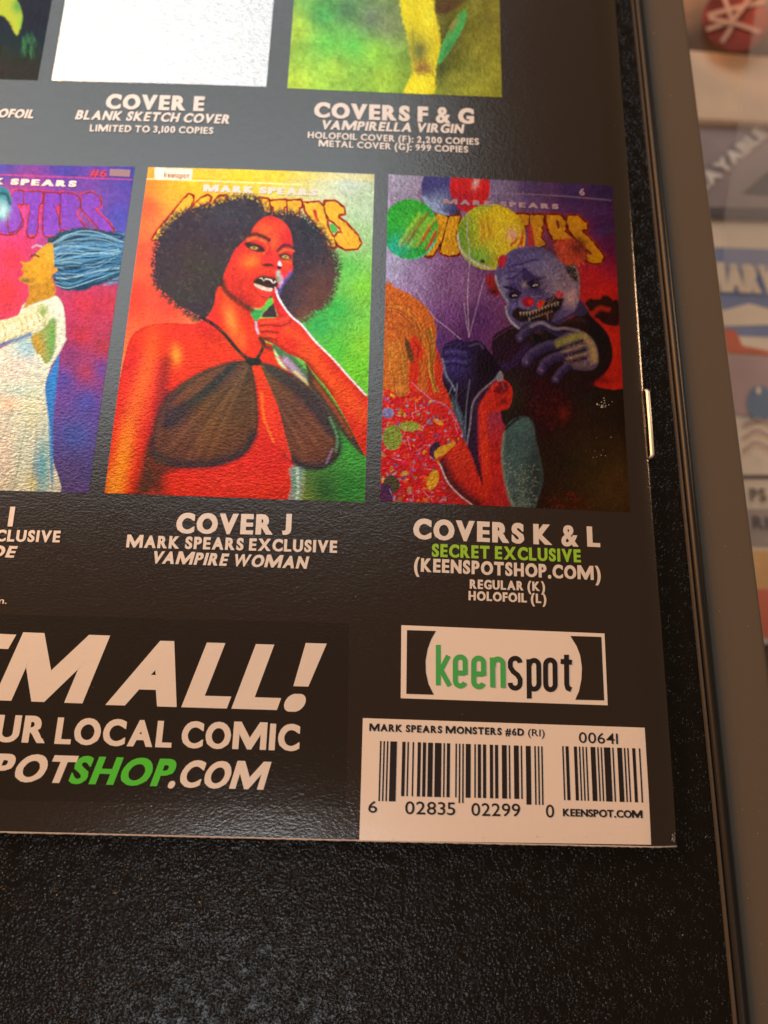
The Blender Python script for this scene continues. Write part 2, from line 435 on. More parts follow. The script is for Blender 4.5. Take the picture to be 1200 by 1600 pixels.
# small scuffs, nicks along the spine and the worn lower corner
def flecks(name, pts, m_, parent, off):
    V, F = [], []
    for (u, v, r) in pts:
        n = 5+int(rng.integers(3)); b0 = len(V); x, y = inv(u, v); a0 = rng.random()*6.28
        el = .4+rng.random()*.6
        for k in range(n):
            t = 2*math.pi*k/n; q = r*(.6+.5*rng.random())/450
            dx, dy = q*math.cos(t), q*el*math.sin(t)
            V.append(wpt(x+dx*math.cos(a0)-dy*math.sin(a0), y+dx*math.sin(a0)+dy*math.cos(a0), off+.0001*(len(F) % 7)))
        F.append(tuple(range(b0, b0+n)))
    return link(name, pmesh(V, F), m_, parent)
M_scuff = mat('scuffed_paper_white', (.42, .40, .37), .6)
flecks('scuff_mark', [(944+rng.normal(0, 5), 633+rng.normal(0, 6), .5+2.0*rng.random()) for _ in range(16)], M_scuff, comic, .0030)
flecks('worn_corner', [(1057+rng.normal(0, 2.2), 1311+rng.normal(0, 3), .6+1.6*rng.random()) for _ in range(14)], M_scuff, comic, .0030)
sp = [(rng.uniform(20, 1000), rng.uniform(20, 1290), .3+.5*rng.random()) for _ in range(60)]+[(rng.uniform(915, 960), rng.uniform(680, 730), .4+.7*rng.random()) for _ in range(9)]+[(rng.uniform(560, 1010), 1307+rng.normal(0, 3), .4+1.0*rng.random()) for _ in range(10)]
flecks('dust_speck', sp, M_scuff, comic, .0034)['kind'] = 'stuff'
# ---- printed covers
QJ = [(232, 262), (585, 273), (570, 785), (163, 770)]
QK = [(607, 273), (957, 290), (985, 800), (594, 783)]
QI = [(-146, 252), (211, 261), (138, 770), (-271, 757)]
def proj(x, y, z=0.0):
    q = ROT @ (np.array([x, y, z])-EYE); return 600+FPX*q[0]/-q[2], 800-FPX*q[1]/-q[2]
def tall_quad(bl, br):
    a, b = inv(*bl), inv(*br)
    return [proj(a[0], a[1]+1.52), proj(b[0], b[1]+1.52), br, bl]
patch('blank_cover_picture', tall_quad((80, 125), (416, 136)), M_blank, comic, .0009, 30, 44, label='blank white sketch cover picture')

# -- green cover picture: blurred greenery with one pale stem and a leaf
f = Art(tall_quad((449, 138), (784, 152)), 240, 330, 430, 0, .375)
f.grad([(90, 120, (150, 175, 60)), (80, 340, (150, 175, 60)), (220, 180, (85, 160, 60)), (330, 190, (80, 165, 65)), (300, 40, (75, 110, 80)), (400, 80, (95, 105, 95)),
        (470, 110, (110, 120, 90)), (420, 220, (130, 185, 60)), (250, 290, (145, 180, 60)), (450, 330, (150, 185, 60)), (200, 60, (70, 150, 75)), (350, -200, (60, 80, 70)), (600, -300, (70, 90, 60)),
        (740, 60, (110, 115, 35)), (850, 50, (125, 125, 45)), (900, 300, (140, 145, 50)), (820, 380, (140, 145, 45)), (720, 250, (95, 100, 35)), (860, 170, (140, 140, 50)), (750, 330, (120, 125, 45))])
f.grain(.3, 40, None, 3); f.grain(.22, 9, None, 5)
f.blob(720, 150, 70, 120, (70, 70, 35), .8); f.blob(690, 290, 30, 50, (60, 70, 40), .8)
f.poly([(690, 60), (770, 20), (810, -40), (680, -60), (660, 20)], (75, 45, 35), 20, .8)
f.poly([(525, -100), (640, -100), (665, 40), (685, 130), (688, 220), (665, 310), (660, 390), (540, 390), (570, 300), (565, 230), (548, 140), (525, 50)], (205, 195, 40), 8, rough=5)
st = f.last.copy()
f.blob(600, 210, 42, 60, (75, 85, 60), .9, 15, st); f.blob(575, 170, 20, 60, (120, 125, 50), .7, -10, st)
f.blob(640, 60, 30, 80, (230, 225, 60), .7, 0, st); f.blob(620, 280, 45, 25, (150, 120, 60), .8, 0, st); f.blob(610, 350, 40, 30, (225, 215, 50), .8, 0, st)
for i in range(26): f.line([(570+rng.random()*80, 230+rng.random()*90), (585+rng.random()*80, 250+rng.random()*80)], 4, (120, 75, 50), 4, .5, st)
f.poly([(790, 35), (795, 80), (760, 160), (680, 270), (690, 200), (740, 90)], (70, 165, 85), 7, rough=3)
f.blob(740, 100, 12, 40, (150, 120, 60), .9, 30, f.last); f.blob(720, 200, 10, 50, (40, 100, 60), .7, 30, f.last)
f.c = np.clip(f.c*1.35, 0, .95); f.grain(.25, 5, None, 8)
f.build('cover_picture', comic, label='green cover picture with a yellow stem')

# -- black cover picture with a curled leaf tip
d = Art(tall_quad((-287, 112), (58, 124)), 240, 330, 0, 0, .375)
d.c[:] = lin((24, 24, 26)); d.grain(.5, 12)
d.poly([(-40, 5), (30, -60), (75, 10), (92, 70), (70, 146), (45, 100), (20, 70), (-10, 60), (-60, 40)], (175, 185, 40), 8, rough=3)
d.blob(75, 25, 25, 30, (60, 150, 60), .9, 0, d.last); d.blob(85, 100, 10, 40, (120, 190, 50), .8, 0, d.last)
for i in range(34):
    x = 92+rng.random()*52; y = 130+rng.random()*80
    d.line([(x, y), (x+rng.normal(0, 5), y+18+rng.random()*22)], 4, (60, 130, 70), 5, .35)
d.build('cover_picture', comic, label='black cover picture with a green leaf tip')

# ---------------- cover picture: woman with big curly hair, fangs and a halter top on red and green
j = Art(QJ, 400, 600, 150, 240, .375)
Bf = lambda *p: [(480+x/3, 213.3+y/3) for x, y in p]
Cf = lambda *p: [(613.3+x*.4667, 533.3+y*.4667) for x, y in p]
Tf = lambda *p: [(186.7+x*.822, 40+y*.822) for x, y in p]
j.grad([(230, 90, (225, 120, 40)), (215, 230, (240, 85, 50)), (200, 420, (238, 80, 50)), (160, 600, (232, 55, 45)), (300, 620, (225, 60, 50)), (320, 170, (240, 165, 45)), (400, 130, (235, 180, 40)),
        (620, 95, (232, 190, 35)), (760, 95, (228, 195, 50)), (850, 130, (205, 195, 110)), (1050, 120, (190, 205, 190)), (1130, 250, (180, 205, 170)), (960, 160, (205, 210, 170)), (1090, 330, (160, 200, 140)),  # whitish upper right: holographic foil sheen put into the ink colours
        (1050, 480, (80, 175, 70)), (1000, 650, (45, 165, 65)), (1115, 560, (120, 195, 50)), (1110, 800, (125, 200, 45)), (930, 720, (40, 160, 75)), (1000, 820, (70, 180, 55)), (1080, 900, (105, 195, 45)),
        (1060, 1390, (45, 130, 50)), (950, 1400, (45, 90, 45)), (1000, 1200, (40, 140, 60)), (1100, 1260, (60, 160, 60)), (860, 1430, (110, 130, 60))])
# header strip and title letters
j.poly([(215, 55), (1160, 90), (1158, 118), (215, 102)], (240, 205, 70), 5, .35, False)
j.line([(212, 107), (600, 124), (860, 134)], 5, (250, 230, 170), 4, .9)
j.poly([(246, 66), (258, 60), (390, 68), (402, 78), (400, 104), (386, 112), (256, 108), (246, 98)], (236, 222, 200), 4)
def title(art, letters, fill, edge, ew, T):
    for p in letters:
        q = np.array(T(*p)); q2 = np.vstack([q, q[:1]])
        for u_, v_ in zip(q2[:-1], q2[1:]): art.line([u_, v_], ew, edge, 4)
    for p in letters:
        art.line(T(*(p+[p[0]])), ew*.55, [int(e*.62) for e in edge], 4)
        art.poly(T(*p), fill, 4, smooth=False, rough=3, rs=14)
        q = np.array(T(*p)); c_ = q.mean(0)
        for t_ in range(5): x_, y_ = c_+rng.normal(0, 16, 2); art.blob(x_, y_, 14, 9, [min(255, int(e*1.14)) for e in fill] if t_ % 2 else [int(e*.85) for e in fill], .6, 30, art.last)
MJ = [[(62, 388), (85, 350), (225, 185), (245, 165), (265, 172), (262, 195), (240, 240), (180, 300), (100, 385)], [(250, 240), (310, 185), (340, 170), (355, 180), (345, 200), (290, 230)],
      [(380, 200), (400, 175), (430, 172), (430, 190), (410, 230)], [(605, 185), (645, 190), (660, 215), (655, 260), (635, 265)], [(655, 200), (735, 195), (738, 222), (722, 225), (722, 270), (680, 270), (678, 225), (660, 222)],
      [(745, 200), (810, 195), (815, 225), (800, 230), (800, 270), (750, 270)], [(828, 210), (900, 205), (938, 240), (938, 280), (945, 320), (965, 370), (990, 400), (985, 430), (955, 430), (935, 380), (870, 290), (838, 250)],
      [(935, 200), (985, 200), (1025, 230), (1030, 260), (1005, 265), (1000, 280), (1040, 310), (1095, 370), (1112, 410), (1095, 435), (1040, 440), (1000, 420), (985, 385), (1000, 360), (1030, 365), (1010, 330), (960, 290), (935, 250)]]
title(j, MJ, (226, 170, 45), (190, 45, 30), 19, Tf)
j.poly(Tf((872, 245), (890, 245), (897, 280), (908, 305), (888, 290)), (190, 50, 30), 4)
j.poly(Tf((958, 320), (975, 312), (998, 340), (985, 358), (965, 350)), (80, 170, 70), 4)
# hair
HJ = [(430, 225), (500, 212), (570, 188), (640, 182), (690, 207), (725, 250), (790, 247), (850, 258), (900, 288), (945, 335), (980, 395), (1008, 460), (1003, 530), (985, 590), (955, 630), (900, 672), (855, 700), (800, 690), (700, 640),
      (560, 640), (480, 690), (430, 690), (390, 670), (330, 632), (285, 590), (250, 550), (236, 480), (248, 400), (268, 340), (300, 295), (350, 255)]
for i in range(900):
    q_ = HJ[rng.integers(len(HJ))]; p_ = HJ[(HJ.index(q_)+1) % len(HJ)]; t = rng.random(); x = q_[0]+(p_[0]-q_[0])*t; y = q_[1]+(p_[1]-q_[1])*t
    if 440 < x < 860 and y > 600: continue
    a_ = math.atan2(y-440, x-620)+rng.normal(0, .6); L_ = 8+rng.random()*18
    j.line([(x, y), (x+L_*math.cos(a_), y+L_*math.sin(a_))], 3, [(50, 46, 48), (70, 50, 44), (96, 60, 44)][i % 3], 5, .5)
j.poly(HJ, (46, 46, 50), 16, rough=14, rs=6); hm = j.last.copy()
j.blob(930, 600, 90, 120, (105, 62, 42), .7, 20, hm); j.blob(870, 680, 60, 30, (110, 70, 45), .6, 0, hm); j.blob(990, 470, 30, 110, (80, 55, 45), .5, 0, hm)
j.blob(400, 430, 150, 170, (56, 46, 46), .6, 0, hm); j.blob(560, 260, 130, 60, (50, 56, 64), .7, 0, hm)
for i in range(420):
    t = rng.random()*6.283; r = rng.random()**.5; x = 610+380*r*math.cos(t); y = 440+250*r*math.sin(t); a_ = rng.random()*6.28
    j.line([(x, y), (x+9*math.cos(a_), y+9*math.sin(a_)), (x+14*math.cos(a_+1), y+14*math.sin(a_+1))], 2.5, [(84, 78, 78), (24, 24, 28), (98, 74, 62)][i % 3], 3, .45, hm)
# torso
body_ = [(520, 555), (490, 640), (455, 690), (400, 712), (300, 708), (215, 718), (150, 760), (120, 850), (85, 1020), (55, 1220), (25, 1440), (300, 1450), (560, 1450), (815, 1460), (812, 1360), (835, 1290), (890, 1200), (900, 1000), (880, 950), (800, 900), (752, 850),
         (735, 800), (690, 780), (678, 700), (640, 640)]
j.poly(body_, (214, 46, 32), 5); bm_ = j.last.copy()
j.line([(400, 715), (300, 712), (215, 722), (155, 762), (125, 850), (88, 1020)], 6, (150, 30, 30), 8, .6)
j.blob(200, 950, 38, 190, (232, 100, 35), .85, 12, bm_); j.blob(110, 1280, 34, 190, (236, 140, 35), .95, 10, bm_); j.blob(70, 1390, 40, 70, (235, 150, 40), .8, 0, bm_)
j.blob(335, 840, 22, 40, (235, 150, 50), .8, 0, bm_); j.blob(565, 700, 26, 70, (240, 130, 50), .9, -15, bm_); j.blob(610, 780, 20, 40, (235, 110, 40), .5, 0, bm_)
j.blob(480, 760, 90, 40, (190, 35, 35), .6, 20, bm_); j.blob(150, 850, 30, 90, (200, 35, 35), .6, 10, bm_)
j.line([(292, 870), (280, 960), (255, 1090), (225, 1230), (195, 1330), (165, 1440)], 46, (120, 40, 32), 40, .75, bm_)
j.line([(300, 1000), (262, 1100), (225, 1250), (210, 1420)], 26, (72, 42, 36), 26, .8, bm_)
j.blob(560, 1370, 150, 60, (225, 60, 35), .7, 0, bm_); j.blob(250, 1380, 40, 60, (70, 45, 40), .9, 0, bm_)
j.blob(660, 650, 60, 30, (120, 35, 30), .6, 0, bm_)
# right side rim
j.poly([(808, 1310), (860, 1300), (870, 1360), (850, 1460), (800, 1460), (815, 1380)], (120, 160, 150), 14, .9)
j.line([(838, 1310), (842, 1400), (832, 1460)], 12, (190, 215, 190), 10, .8); j.line([(866, 1330), (862, 1400), (850, 1460)], 8, (150, 150, 60), 8, .8)
# light gap between chest and the raised arm
j.poly([(735, 805), (760, 800), (830, 850), (890, 930), (880, 965), (800, 900), (760, 870)], (70, 110, 75), 8)
j.poly([(742, 818), (764, 850), (800, 900), (780, 895), (755, 865)], (190, 215, 150), 8); j.line([(765, 850), (800, 895)], 12, (180, 60, 110), 8, .8); j.line([(790, 860), (870, 950)], 26, (170, 140, 175), 14, .9); j.line([(830, 910), (882, 962)], 12, (205, 200, 110), 8, .9)
# halter cups
CL = [(640, 868), (560, 872), (430, 918), (310, 1000), (252, 1120), (238, 1230), (255, 1295), (370, 1305), (500, 1298), (600, 1262), (650, 1205), (672, 1140), (668, 1010), (652, 900)]
CR = [(662, 882), (720, 880), (830, 932), (925, 1015), (985, 1120), (1012, 1200), (1002, 1262), (940, 1308), (860, 1302), (800, 1262), (762, 1160), (735, 1060), (690, 945)]
j.poly(CL, (92, 60, 44), 5); cl = j.last.copy()
j.blob(470, 1180, 120, 80, (112, 70, 44), .8, 0, cl); j.blob(400, 1150, 60, 60, (100, 66, 60), .5, 0, cl)
j.poly([(600, 872), (560, 880), (440, 930), (320, 1010), (275, 1130), (330, 1140), (420, 1050), (520, 960)], (46, 46, 50), 22, .9, clip=cl)
j.poly([(540, 885), (440, 930), (330, 1020), (310, 1060), (420, 1000), (500, 930)], (110, 66, 46), 14, .8, clip=cl)
j.line([(645, 880), (620, 1000), (600, 1090)], 8, (70, 48, 40), 20, .5, cl); j.line([(660, 900), (600, 1010), (560, 1110)], 6, (70, 48, 40), 20, .4, cl)
for t in np.linspace(0, 1, 15):
    x1 = 270+390*t; y1 = 1130+150*math.sin(math.pi*(.2+.7*t)); j.line([(642, 885), (642+(x1-642)*.5+8, 885+(y1-885)*.42), (x1, y1)], 10, [(58, 44, 40), (128, 90, 60), (80, 56, 46)][int(t*14) % 3], 16, .4, cl)
j.line(CL+[CL[0]], 12, (44, 42, 44), 12, .75); j.line([(242, 1250), (330, 1290), (480, 1290), (610, 1240), (655, 1170)], 34, (46, 46, 48), 26, .85)
j.poly([(225, 1180), (245, 1290), (340, 1312), (280, 1340), (230, 1390), (170, 1430), (190, 1330)], (62, 44, 40), 24, .85)
j.poly(CR, (92, 60, 44), 5); cr = j.last.copy()
j.blob(880, 1180, 90, 90, (122, 74, 46), .8, 0, cr); j.poly([(680, 885), (740, 890), (860, 960), (950, 1050), (1000, 1180), (960, 1170), (900, 1080), (800, 980)], (48, 50, 54), 22, .9, clip=cr)
for t in np.linspace(0, 1, 12):
    x1 = 790+210*t; y1 = 1250-60*t; j.line([(690, 890), (690+(x1-690)*.45, 890+(y1-890)*.5), (x1, y1)], 10, [(62, 46, 42), (134, 94, 62), (84, 60, 50)][int(t*11) % 3], 16, .4, cr)
j.line(CR+[CR[0]], 12, (44, 42, 44), 12, .75); j.line([(795, 1250), (860, 1298), (940, 1302), (1000, 1255), (1010, 1190), (985, 1110)], 28, (50, 48, 50), 22, .85)
j.line([(975, 1100), (1005, 1180), (1000, 1240)], 10, (90, 160, 110), 10, .7); j.line([(985, 1230), (960, 1290)], 8, (150, 130, 170), 8, .6)
j.poly([(652, 890), (672, 960), (690, 1060), (735, 1160), (790, 1255), (815, 1275), (790, 1180), (760, 1060), (705, 930), (680, 880)], (222, 56, 34), 6); j.line([(690, 1000), (700, 1100), (740, 1200)], 10, (240, 120, 40), 10, .8)
j.line([(440, 682), (520, 738), (600, 830), (645, 862)], 15, (40, 36, 36), 5); j.line([(685, 770), (700, 800), (672, 855), (650, 868)], 14, (40, 36, 36), 5)
j.poly([(622, 856), (660, 852), (690, 862), (680, 884), (640, 880)], (36, 34, 36), 5)
# raised arm and hand
arm = Cf((285, 70), (262, 130), (268, 200), (305, 320), (160, 335), (128, 370), (140, 450), (180, 520), (280, 565), (390, 640), (540, 710), (640, 830), (760, 970), (900, 1200), (1090, 1560), (1150, 1560), (1150, 1060), (1090, 1010), (800, 690), (640, 530), (520, 390), (420, 300), (340, 200), (300, 110))
sl = Cf((560, 720), (650, 860), (760, 1000), (930, 1260), (1080, 1540), (1010, 1500), (830, 1280), (690, 1060), (590, 930), (570, 830))
j.poly(sl, (70, 50, 42), 12); j.line(Cf((600, 940), (720, 1090), (860, 1290), (1060, 1530)), 12, (60, 62, 66), 10, .8)
j.line(Cf((640, 900), (800, 1120), (960, 1370)), 16, (150, 70, 40), 14, .8)
j.poly(arm, (208, 44, 32), 5); am = j.last.copy()
j.line(Cf((560, 640), (700, 800), (900, 1010), (1080, 1200)), 60, (228, 80, 32), 50, .8, am); j.line(Cf((390, 420), (520, 520), (640, 640)), 40, (225, 80, 36), 40, .7, am)
j.line(Cf((190, 520), (300, 575), (400, 650), (560, 720), (660, 850), (780, 1000)), 22, (110, 30, 30), 22, .8, am)
for p in [((150, 398), (240, 392), (330, 402), (420, 372)), ((150, 455), (230, 450), (310, 462)), ((185, 510), (240, 512), (300, 530))]:
    j.line(Cf(*p), 7, (100, 26, 28), 7, .85, am)
j.line(Cf((170, 365), (300, 355), (400, 330)), 12, (232, 80, 50), 10, .7, am); j.line(Cf((175, 428), (260, 425)), 10, (225, 80, 50), 10, .6, am); j.line(Cf((190, 485), (280, 490)), 10, (225, 80, 50), 10, .6, am)
j.line(Cf((285, 120), (300, 220), (330, 310)), 10, (170, 32, 40), 10, .6, am)
j.line(Cf((296, 75), (318, 150), (370, 240), (440, 325), (530, 400), (640, 535), (800, 692), (950, 860), (1095, 1015)), 7, (232, 226, 232), 5, .95)
j.poly(Cf((170, 325), (168, 300), (268, 205), (308, 325)), (50, 46, 46), 5, smooth=False)
j.poly(Cf((180, 250), (215, 175), (255, 155), (268, 200), (220, 240)), (85, 180, 60), 6); j.poly(Cf((70, 275), (180, 260), (150, 330), (110, 360)), (45, 150, 75), 7)
j.line(Cf((115, 370), (120, 420), (135, 465)), 9, (210, 190, 215), 7, .9); j.line(Cf((160, 520), (195, 580), (250, 600)), 20, (80, 36, 34), 14, .8)
# face
fc = Bf((700, 160), (610, 210), (530, 300), (490, 390), (410, 470), (300, 580), (250, 680), (195, 800), (150, 930), (150, 1020), (210, 1100), (330, 1195), (450, 1265), (560, 1300), (640, 1288), (690, 1225), (730, 1165), (790, 1120), (840, 1040), (910, 960), (985, 880), (1022, 810), (1012, 700), (1025, 560), (1010, 420), (980, 320), (900, 222), (790, 165))
j.poly(fc, (202, 42, 36), 5); fm = j.last.copy()
bl_ = lambda x, y, rx, ry, c, a=.8, ang=0: j.blob(480+x/3, 213.3+y/3, rx/3, ry/3, c, a, ang, fm)
ln = lambda p, w_, c, a=.9, soft=5, clip=None: j.line(Bf(*p), w_/3, c, soft, a, clip)
bl_(690, 330, 140, 100, (226, 96, 42)); bl_(860, 300, 120, 110, (218, 66, 42)); bl_(790, 500, 60, 130, (228, 90, 42)); bl_(490, 720, 110, 90, (238, 120, 42), .95); bl_(420, 640, 120, 80, (216, 60, 40), .6)
bl_(560, 820, 120, 60, (210, 52, 36), .6); bl_(940, 760, 80, 90, (220, 74, 36), .8); bl_(300, 960, 150, 180, (190, 36, 38), .7); bl_(620, 1220, 90, 60, (216, 64, 38), .6); bl_(720, 610, 60, 100, (170, 30, 36), .7)
bl_(400, 1180, 160, 70, (160, 32, 34), .7, 30); bl_(830, 640, 40, 120, (190, 34, 38), .5)
ln([(140, 960), (170, 1060), (260, 1160), (420, 1270), (510, 1320)], 70, (52, 36, 34), .85, 14)
ln([(490, 395), (560, 385), (640, 410), (725, 455)], 52, (62, 38, 36), .9, 8); ln([(840, 590), (890, 535), (960, 522), (1030, 550)], 42, (62, 38, 38), .9, 8)
ln([(460, 455), (560, 430), (680, 475)], 40, (206, 100, 44), .8, 8); ln([(860, 610), (940, 575), (1030, 590)], 30, (200, 96, 44), .8, 7)
j.poly(Bf((420, 500), (480, 480), (570, 500), (650, 545), (670, 590), (590, 605), (500, 575), (440, 540)), (58, 40, 34), 6); ln([(680, 500), (710, 560), (660, 620), (600, 625)], 16, (216, 100, 46), .7, 6)
j.poly(Bf((490, 550), (525, 532), (580, 545), (570, 572), (520, 570)), (176, 150, 74), 4); j.disc(480+540/3, 213.3+552/3, 5, 5, (40, 34, 20), 1, edge=2); ln([(430, 500), (520, 520), (600, 545), (660, 590)], 12, (26, 20, 20), .9, 4)
j.poly(Bf((850, 650), (900, 625), (970, 640), (1010, 680), (960, 700), (880, 690)), (74, 52, 40), 6); j.poly(Bf((885, 665), (920, 645), (960, 655), (975, 685), (915, 682)), (176, 148, 74), 4); j.disc(480+935/3, 213.3+666/3, 4.6, 4.6, (50, 40, 20), 1, edge=2)
ln([(850, 640), (920, 622), (1010, 650)], 10, (30, 24, 24), .9, 4); ln([(870, 715), (940, 725), (1000, 740)], 12, (210, 110, 50), .6, 6)
bl_(740, 690, 70, 40, (216, 50, 44), .8); j.poly(Bf((640, 770), (690, 745), (750, 750), (790, 775), (740, 785), (680, 785)), (78, 26, 30), 6); ln([(630, 760), (640, 720), (690, 700)], 10, (140, 26, 34), .6, 6)
j.poly(Bf((835, 760), (855, 715), (885, 765), (870, 785)), (226, 214, 216), 5); j.poly(Bf((820, 790), (860, 780), (885, 800), (850, 825)), (40, 30, 40), 5)
ln([(600, 860), (700, 820), (800, 860)], 22, (216, 70, 46), .6, 10)
j.poly(Bf((525, 965), (560, 925), (640, 890), (720, 900), (800, 925), (840, 980), (830, 1030), (780, 1075), (740, 1095), (640, 1070), (560, 1030)), (120, 34, 32), 6)
j.poly(Bf((540, 965), (620, 918), (700, 920), (800, 945), (825, 1000), (770, 1060), (640, 1020), (560, 990)), (34, 26, 28), 5)
j.poly(Bf((600, 930), (640, 925), (662, 965), (680, 930), (760, 945), (778, 990), (800, 960), (820, 975), (790, 995), (770, 992), (735, 955), (690, 945), (655, 968), (640, 940)), (214, 200, 188), 3, smooth=False)
j.poly(Bf((540, 1000), (600, 1012), (690, 1045), (768, 1058), (742, 1095), (650, 1078), (570, 1042)), (206, 186, 168), 4); ln([(600, 1020), (680, 1050), (750, 1070)], 5, (170, 110, 100), .5, 4)
j.poly(Bf((570, 1060), (640, 1085), (740, 1102), (750, 1140), (690, 1165), (610, 1130)), (214, 52, 44), 6); ln([(560, 1070), (610, 1140), (690, 1172), (740, 1150)], 10, (110, 30, 34), .8, 5)
ln([(840, 860), (850, 920), (870, 980)], 50, (150, 180, 170), .85, 12); ln([(1000, 860), (930, 950), (880, 1030), (845, 1110)], 34, (90, 90, 170), .7, 12); ln([(880, 900), (890, 960), (860, 1040)], 22, (200, 150, 200), .8, 10); ln([(800, 1045), (830, 1160), (900, 1270)], 10, (230, 226, 236), .9, 4)
j.disc(480+840/3, 213.3+935/3, 8, 14, (60, 140, 90), .8, edge=5)
for i in range(700):
    x = 90+rng.random()*1020; y = 560+rng.random()*880; a_ = rng.normal(.9, .5); L_ = 14+rng.random()*24
    j.line([(x, y), (x+L_*math.cos(a_), y+L_*math.sin(a_))], 4, [(236, 96, 44), (186, 34, 32), (226, 70, 36)][i % 3], 7, .22, np.clip(bm_+am, 0, 1)*(1-cl)*(1-cr))
for i in range(420):
    x = 240+rng.random()*770; y = 880+rng.random()*430; a_ = rng.normal(1.2, .6); L_ = 10+rng.random()*20
    j.line([(x, y), (x+L_*math.cos(a_), y+L_*math.sin(a_))], 3, [(120, 82, 54), (64, 46, 40), (104, 74, 70)][i % 3], 5, .3, np.clip(cl+cr, 0, 1))
for i in range(260):
    x = 540+rng.random()*290; y = 280+rng.random()*380; a_ = rng.normal(.6, .7); L_ = 6+rng.random()*12
    j.line([(x, y), (x+L_*math.cos(a_), y+L_*math.sin(a_))], 3, [(232, 96, 48), (176, 32, 34)][i % 2], 5, .16, fm)
j.grain(.12, 24, None, 15); j.grain(.28, 4, None, 11); j.grain(.25, 3, hm, 13)
pj = j.build('cover_picture', comic, label='red and green cover picture of a woman with big curly hair')
lettering('title_text', 'keenspot', (256, 278), (296, 280), 9, mat('title_tan_print', tuple(lin((196, 140, 96))), .4, .2, bump=PAPER_BUMP), pj, bold=.02)
lettering('title_text', 'MARK SPEARS', (319, 301), (494, 308), 11, M_white, pj, bold=.045, heavy=.09, spacing=1.3)

# ---------------- cover picture: clown with balloons and a child in a flowered dress
k = Art(QK, 400, 600, 580, 250, .35)
Ff = lambda *p: [(457.1+x*.5238, 314.3+y*.5238) for x, y in p]
Hf = lambda *p: [(x*.6426, 542.9+y*.6429) for x, y in p]
Zf = lambda *p: [(28.6+x*.905, 28.6+y*.905) for x, y in p]
Rf = lambda *p: [(571.4+x*.5357, 714.3+y*.5357) for x, y in p]
k.grad([(120, 90, (150, 145, 165)), (90, 480, (165, 160, 190)), (200, 540, (150, 125, 170)), (320, 520, (125, 85, 135)), (400, 580, (130, 90, 140)), (480, 700, (88, 50, 110)), (360, 680, (110, 68, 125)), (440, 780, (80, 38, 96)), (600, 130, (130, 120, 160)),  # silvery upper left is partly foil sheen painted into the ink
        (700, 120, (85, 70, 125)), (900, 150, (62, 48, 110)), (1040, 160, (56, 44, 105)), (1050, 300, (60, 40, 100)), (1070, 400, (84, 32, 92)), (1060, 460, (140, 26, 72)), (1000, 520, (190, 34, 42)), (1060, 580, (200, 36, 30)), (1000, 620, (200, 40, 34)),
        (1080, 800, (190, 40, 32)), (560, 460, (110, 70, 120)), (550, 1340, (190, 44, 32)), (450, 1500, (190, 44, 36)), (340, 1450, (170, 44, 40)), (300, 800, (84, 46, 110)), (300, 300, (140, 110, 150))])
k.grain(.12, 20, None, 3)
for i in range(60): 
    x = 880+rng.random()*190; y = 160+rng.random()*200; k.line([(x, y), (x+30+rng.random()*60, y-8-rng.random()*14)], 4, (80, 74, 140), 8, .25)
k.line([(230, 140), (500, 146), (800, 158), (1070, 180)], 5, (150, 130, 150), 4, .8)
MK = [[(290, 225), (345, 248), (335, 330), (272, 438), (238, 440), (288, 350)], [(355, 248), (405, 245), (385, 350), (402, 430), (350, 440), (312, 425), (318, 385)], [(690, 235), (745, 240), (745, 290), (722, 292), (716, 400), (685, 395)],
      [(755, 242), (815, 240), (820, 285), (802, 300), (815, 320), (800, 342), (828, 385), (790, 398), (775, 390), (752, 300)], [(835, 240), (898, 240), (930, 275), (922, 320), (965, 355), (870, 362), (840, 300)],
      [(940, 245), (985, 245), (1030, 280), (1035, 312), (1000, 312), (1060, 370), (1115, 440), (1105, 470), (1060, 476), (1020, 455), (1015, 430), (1060, 430), (1000, 380), (945, 312), (935, 270)]]
title(k, MK, (205, 150, 30), (165, 50, 24), 21, Zf)
k.blob(960, 330, 90, 90, (190, 165, 40), .0)
k.poly(Zf((880, 268), (892, 268), (898, 300), (888, 305)), (110, 50, 40), 4)
k.poly(Zf((745, 300), (760, 290), (770, 350), (775, 395), (745, 395)), (180, 60, 60), 6)
# balloons
def balloon(x, y, rx, ry, base, lite, dark, ang=0):
    X, Y = Zf((x, y))[0]; rx *= .905; ry *= .905
    k.disc(X, Y, rx, ry, base, 1, ang); mk = np.clip((1-np.sqrt(((k.X-X)/rx)**2+((k.Y-Y)/ry)**2))*20, 0, 1)
    k.blob(X+rx*.25, Y-ry*.2, rx*.5, ry*.5, lite, .8, 0, mk); k.blob(X-rx*.5, Y+ry*.6, rx*.6, ry*.35, dark, .8, -25, mk)
    return mk, X, Y
mk, X, Y = balloon(340, 110, 128, 135, (66, 60, 120), (80, 70, 130), (150, 165, 200))
k.line([(235, 170), (270, 215), (340, 248)], 16, (150, 170, 200), 14, .9, mk)
mk, X, Y = balloon(455, 105, 102, 128, (196, 30, 36), (206, 40, 40), (150, 24, 50)); k.blob(*Zf((485, 82))[0], 12, 26, (220, 190, 190), .9, 20)
k.poly(Zf((395, 215), (410, 225), (400, 245), (380, 238)), (90, 30, 30), 5)
mk, X, Y = balloon(160, 312, 142, 152, (45, 155, 55), (80, 180, 60), (40, 170, 150))
k.line([(90, 440), (170, 452), (240, 430), (290, 370)], 16, (90, 200, 180), 12, .8, mk)
for i in range(12):
    x0 = 120+rng.random()*110; y0 = 400-rng.random()*40; k.line([(x0, y0), (x0+40, y0-60), (x0+90, y0-130)], 9, [(150, 180, 50), (140, 70, 40), (170, 190, 60)][i % 3], 9, .6, mk)
